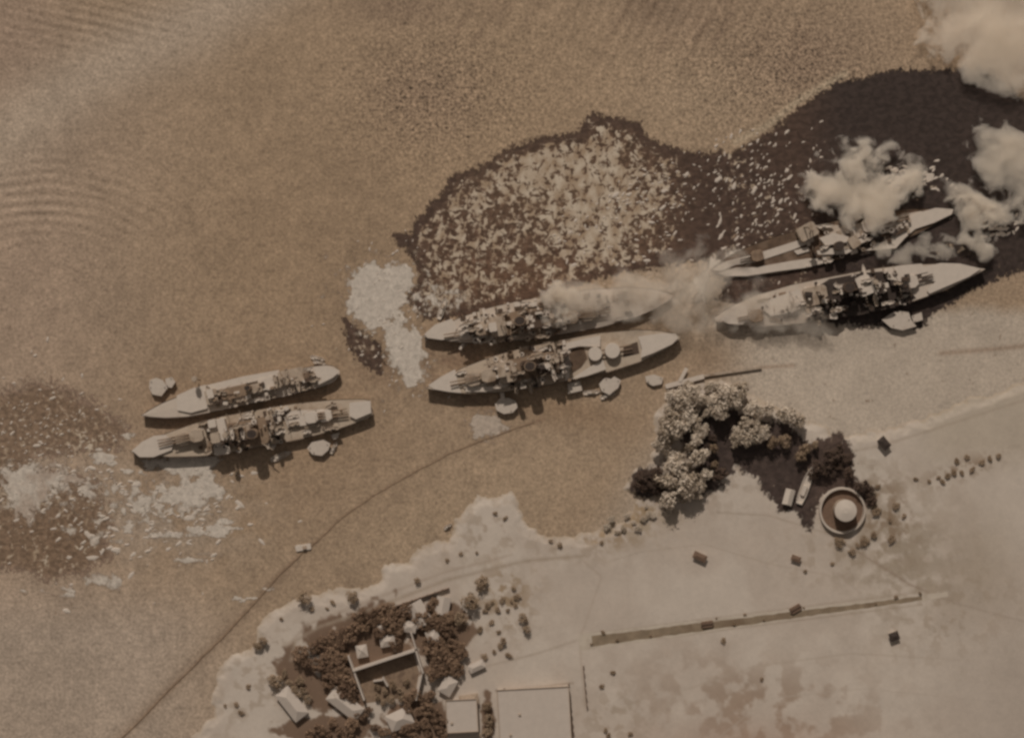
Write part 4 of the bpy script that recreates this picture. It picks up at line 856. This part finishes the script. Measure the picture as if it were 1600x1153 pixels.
big = [(1150,672),(1164,660),(1180,668),(1178,684),(1160,686),(1166,673),(1190,676),(1150,684)]
for x, y in big: tree(x, y, random.uniform(5.2, 6.4), 'leaf_pale', "large pale crown in the round clump ringed by black oil", "pale clump in the black oil", hs=1.15)
for x, y in [(1258,700),(1272,694),(1250,712),(1224,688),(1206,690),(1115,700),(1115,725)]: tree(x, y, random.uniform(3.4,5), 'leaf_mid', "brownish tree standing in the black oil near the pale wood", "trees in the black oil", hs=1.2)
for x, y in [(1034,790),(1016,800),(1002,808),(990,816),(974,822),(958,812),(1024,806),(1040,800),(948,826),(965,832),(1010,788),(1000,824),(1050,790),(980,806)]: tree(x + random.uniform(-4,4), y + random.uniform(-4,4), random.uniform(1.8, 3.6), 'leaf_pale', "pale bush in the ragged growth fringing the shore left of the pale wood", "pale bushes of the shore fringe", "bush")
for x, y in [(1000,740),(1012,746),(1024,740),(1032,752),(1018,760),(1006,762),(996,752),(1028,764),(1104,668),(1112,684),(1106,700),(1124,740),(1300,712),(1312,700),(1320,716),(1308,728),(1324,738),(1296,740),(1284,728),(1270,740),(1345,758),(1358,768),(1362,782)]:
    tree(x, y, random.uniform(3.0, 6.5), 'leaf_black', "blackened tree on the oily shore near the island's upper corner", "blackened trees of the oily shore")
for x, y in [(1372,760),(1368,800),(1365,836),(1350,846),(1392,842),(1340,852),(1400,790),(1412,806),(1390,812),(1310,846),(1330,862)]:
    tree(x, y, random.uniform(1.6, 4.6), 'leaf_mid', "low brown bush in the scrub right of the round tank", "bushes right of the round tank", "bush")
for x, y in [(1430,748),(1452,752),(1466,746),(1472,752),(1480,744),(1490,738),(1494,720),(1510,714),(1502,738),(1518,734),(1534,722),(1546,716),(1560,712)]:
    tree(x, y, random.uniform(1.4, 2.9), 'leaf_mid', "small bush in the straggling row beside the light road at the right", "row of bushes by the right-hand road", "bush")
for x, y in [(1130,1000),(958,1050),(940,1072),(946,1140),(985,1146),(1190,1060),(940,848),(860,845),(875,852),(1258,892),(1300,880),(950,1148)]:
    tree(x, y, random.uniform(1.4, 2.4), 'leaf_mid', "tiny bush scattered over the bare pale ground", "scattered bushes on the bare ground", "bush")
for i in range(24):
    t = i/23; x = 920 + 520*t; y = 995 - 66*t + (-5 if i % 2 else 11) * (1 - .6*t)
    if random.random() < .5: tree(x + random.uniform(-6,6), y, random.uniform(1.0, 1.7), 'leaf_mid', "tiny shrub edging the long strip across the field", "shrubs edging the long strip", "shrub")
for x, y in [(488,952),(510,948),(520,940),(440,966),(775,800),(790,812),(370,1100),(378,1112),(352,1104),(386,1070),(700,872),(722,866),(745,862)]:
    tree(x + random.uniform(-3,3), y + random.uniform(-3,3), random.uniform(1.4, 2.4), 'leaf_mid', "little bush on the pale beach along the shoreline", "bushes on the beach", "bush")

# ------------------------------------------------------------------ smoke
def smoke(px, py, z, rx, ry, rz, dens, label, ang=0.0, sc=0.05, thr=.42, col=(.985,.94,.875), seed=0.0, soft=1.0):
    m = bpy.data.materials.new("smoke"); m.use_nodes = True; N = m.node_tree.nodes; L = m.node_tree.links
    for n in list(N):
        if n.type == 'BSDF_PRINCIPLED': N.remove(n)
    out = next(n for n in N if n.type == 'OUTPUT_MATERIAL')
    pv = N.new("ShaderNodeVolumePrincipled"); pv.inputs["Color"].default_value = (*col, 1); pv.inputs["Anisotropy"].default_value = 0.0
    tc = N.new("ShaderNodeTexCoord"); mp = N.new("ShaderNodeMapping"); mp.inputs["Scale"].default_value = (1/rx, 1/ry, 1/rz); L.new(tc.outputs["Object"], mp.inputs[0])
    ln = N.new("ShaderNodeVectorMath"); ln.operation = 'LENGTH'; L.new(mp.outputs[0], ln.inputs[0])
    m2 = N.new("ShaderNodeMapping"); m2.inputs["Location"].default_value = (seed, seed*.7, 0); L.new(tc.outputs["Object"], m2.inputs[0])
    n = nz(N, L, m2.outputs[0], sc, 5, .62, .6)
    f = mth(N, L, 'SUBTRACT', 1.0, ln.outputs["Value"])
    nb = nz(N, L, m2.outputs[0], sc * .36, 2, .5, .3)
    s = mth(N, L, 'ADD', mth(N, L, 'MULTIPLY', f, .75 * soft), mth(N, L, 'ADD', mth(N, L, 'MULTIPLY', mth(N, L, 'SUBTRACT', n, .5), 1.7), mth(N, L, 'MULTIPLY', mth(N, L, 'SUBTRACT', nb, .5), 2.6)))
    s = mth(N, L, 'SUBTRACT', s, (thr - .26) * 1.7 * (.6 + .4 * soft))
    d = mr(N, L, s, 0.0, .22, 0.0, 1.0, True)
    L.new(mth(N, L, 'MULTIPLY', d, mth(N, L, 'MULTIPLY', mr(N, L, f, 0.0, .12, 0, 1), dens)), pv.inputs["Density"])
    L.new(pv.outputs[0], out.inputs["Volume"])
    mb = bmesh.new(); bmesh.ops.create_icosphere(mb, subdivisions=3, radius=1.0)
    for v in mb.verts: v.co = Vector((v.co.x*rx, v.co.y*ry, v.co.z*rz)) * 1.02
    me = bpy.data.meshes.new("smoke"); mb.to_mesh(me); mb.free()
    o = link_mesh("smoke", me, m); o.location = P(px, py, z); o.rotation_euler = (0, 0, R(ang)); tag(o, label, None, None, "stuff"); return o
smoke(1345, 292, 9, 54, 46, 8, .28, "white smoke cloud rising right above the sunken battleship's middle", 20, .09, .44, seed=3, soft=1.8)
smoke(985, 455, 13, 88, 24, 11, .06, "pale smoke trailing over the stern of the upper middle battleship", 12, .06, .42, seed=9, soft=1.4)
smoke(872, 472, 14, 20, 20, 9, .22, "curling white smoke puff over the upper middle battleship", 0, .13, .42, seed=12, soft=1.3)
smoke(1080, 445, 9, 62, 42, 8, .06, "thin smoke drifting between the middle and right pairs of ships", 0, .06, .42, seed=17, soft=1.4)
smoke(1606, -2, 7, 118, 96, 6, .30, "big white smoke cloud in the upper right corner", -20, .06, .38, seed=22.6, soft=2.8)
smoke(1604, 258, 7, 66, 50, 6, .30, "white smoke cloud at the right edge beyond the sunken battleship's bow", 10, .07, .42, seed=31, soft=2.2)
smoke(1520, 348, 7, 24, 32, 6, .30, "ragged smoke puff right at the sunken battleship's bow", 25, .12, .42, seed=38, soft=1.5)
smoke(1430, 392, 6, 42, 16, 5, .20, "low pale smoke between the bows of the right pair", 0, .10, .42, seed=41, soft=1.5)
smoke(1225, 490, 8, 66, 28, 7, .08, "thin smoke veil over the stern half of the right-hand battleship", 10, .06, .42, seed=47, soft=1.5)
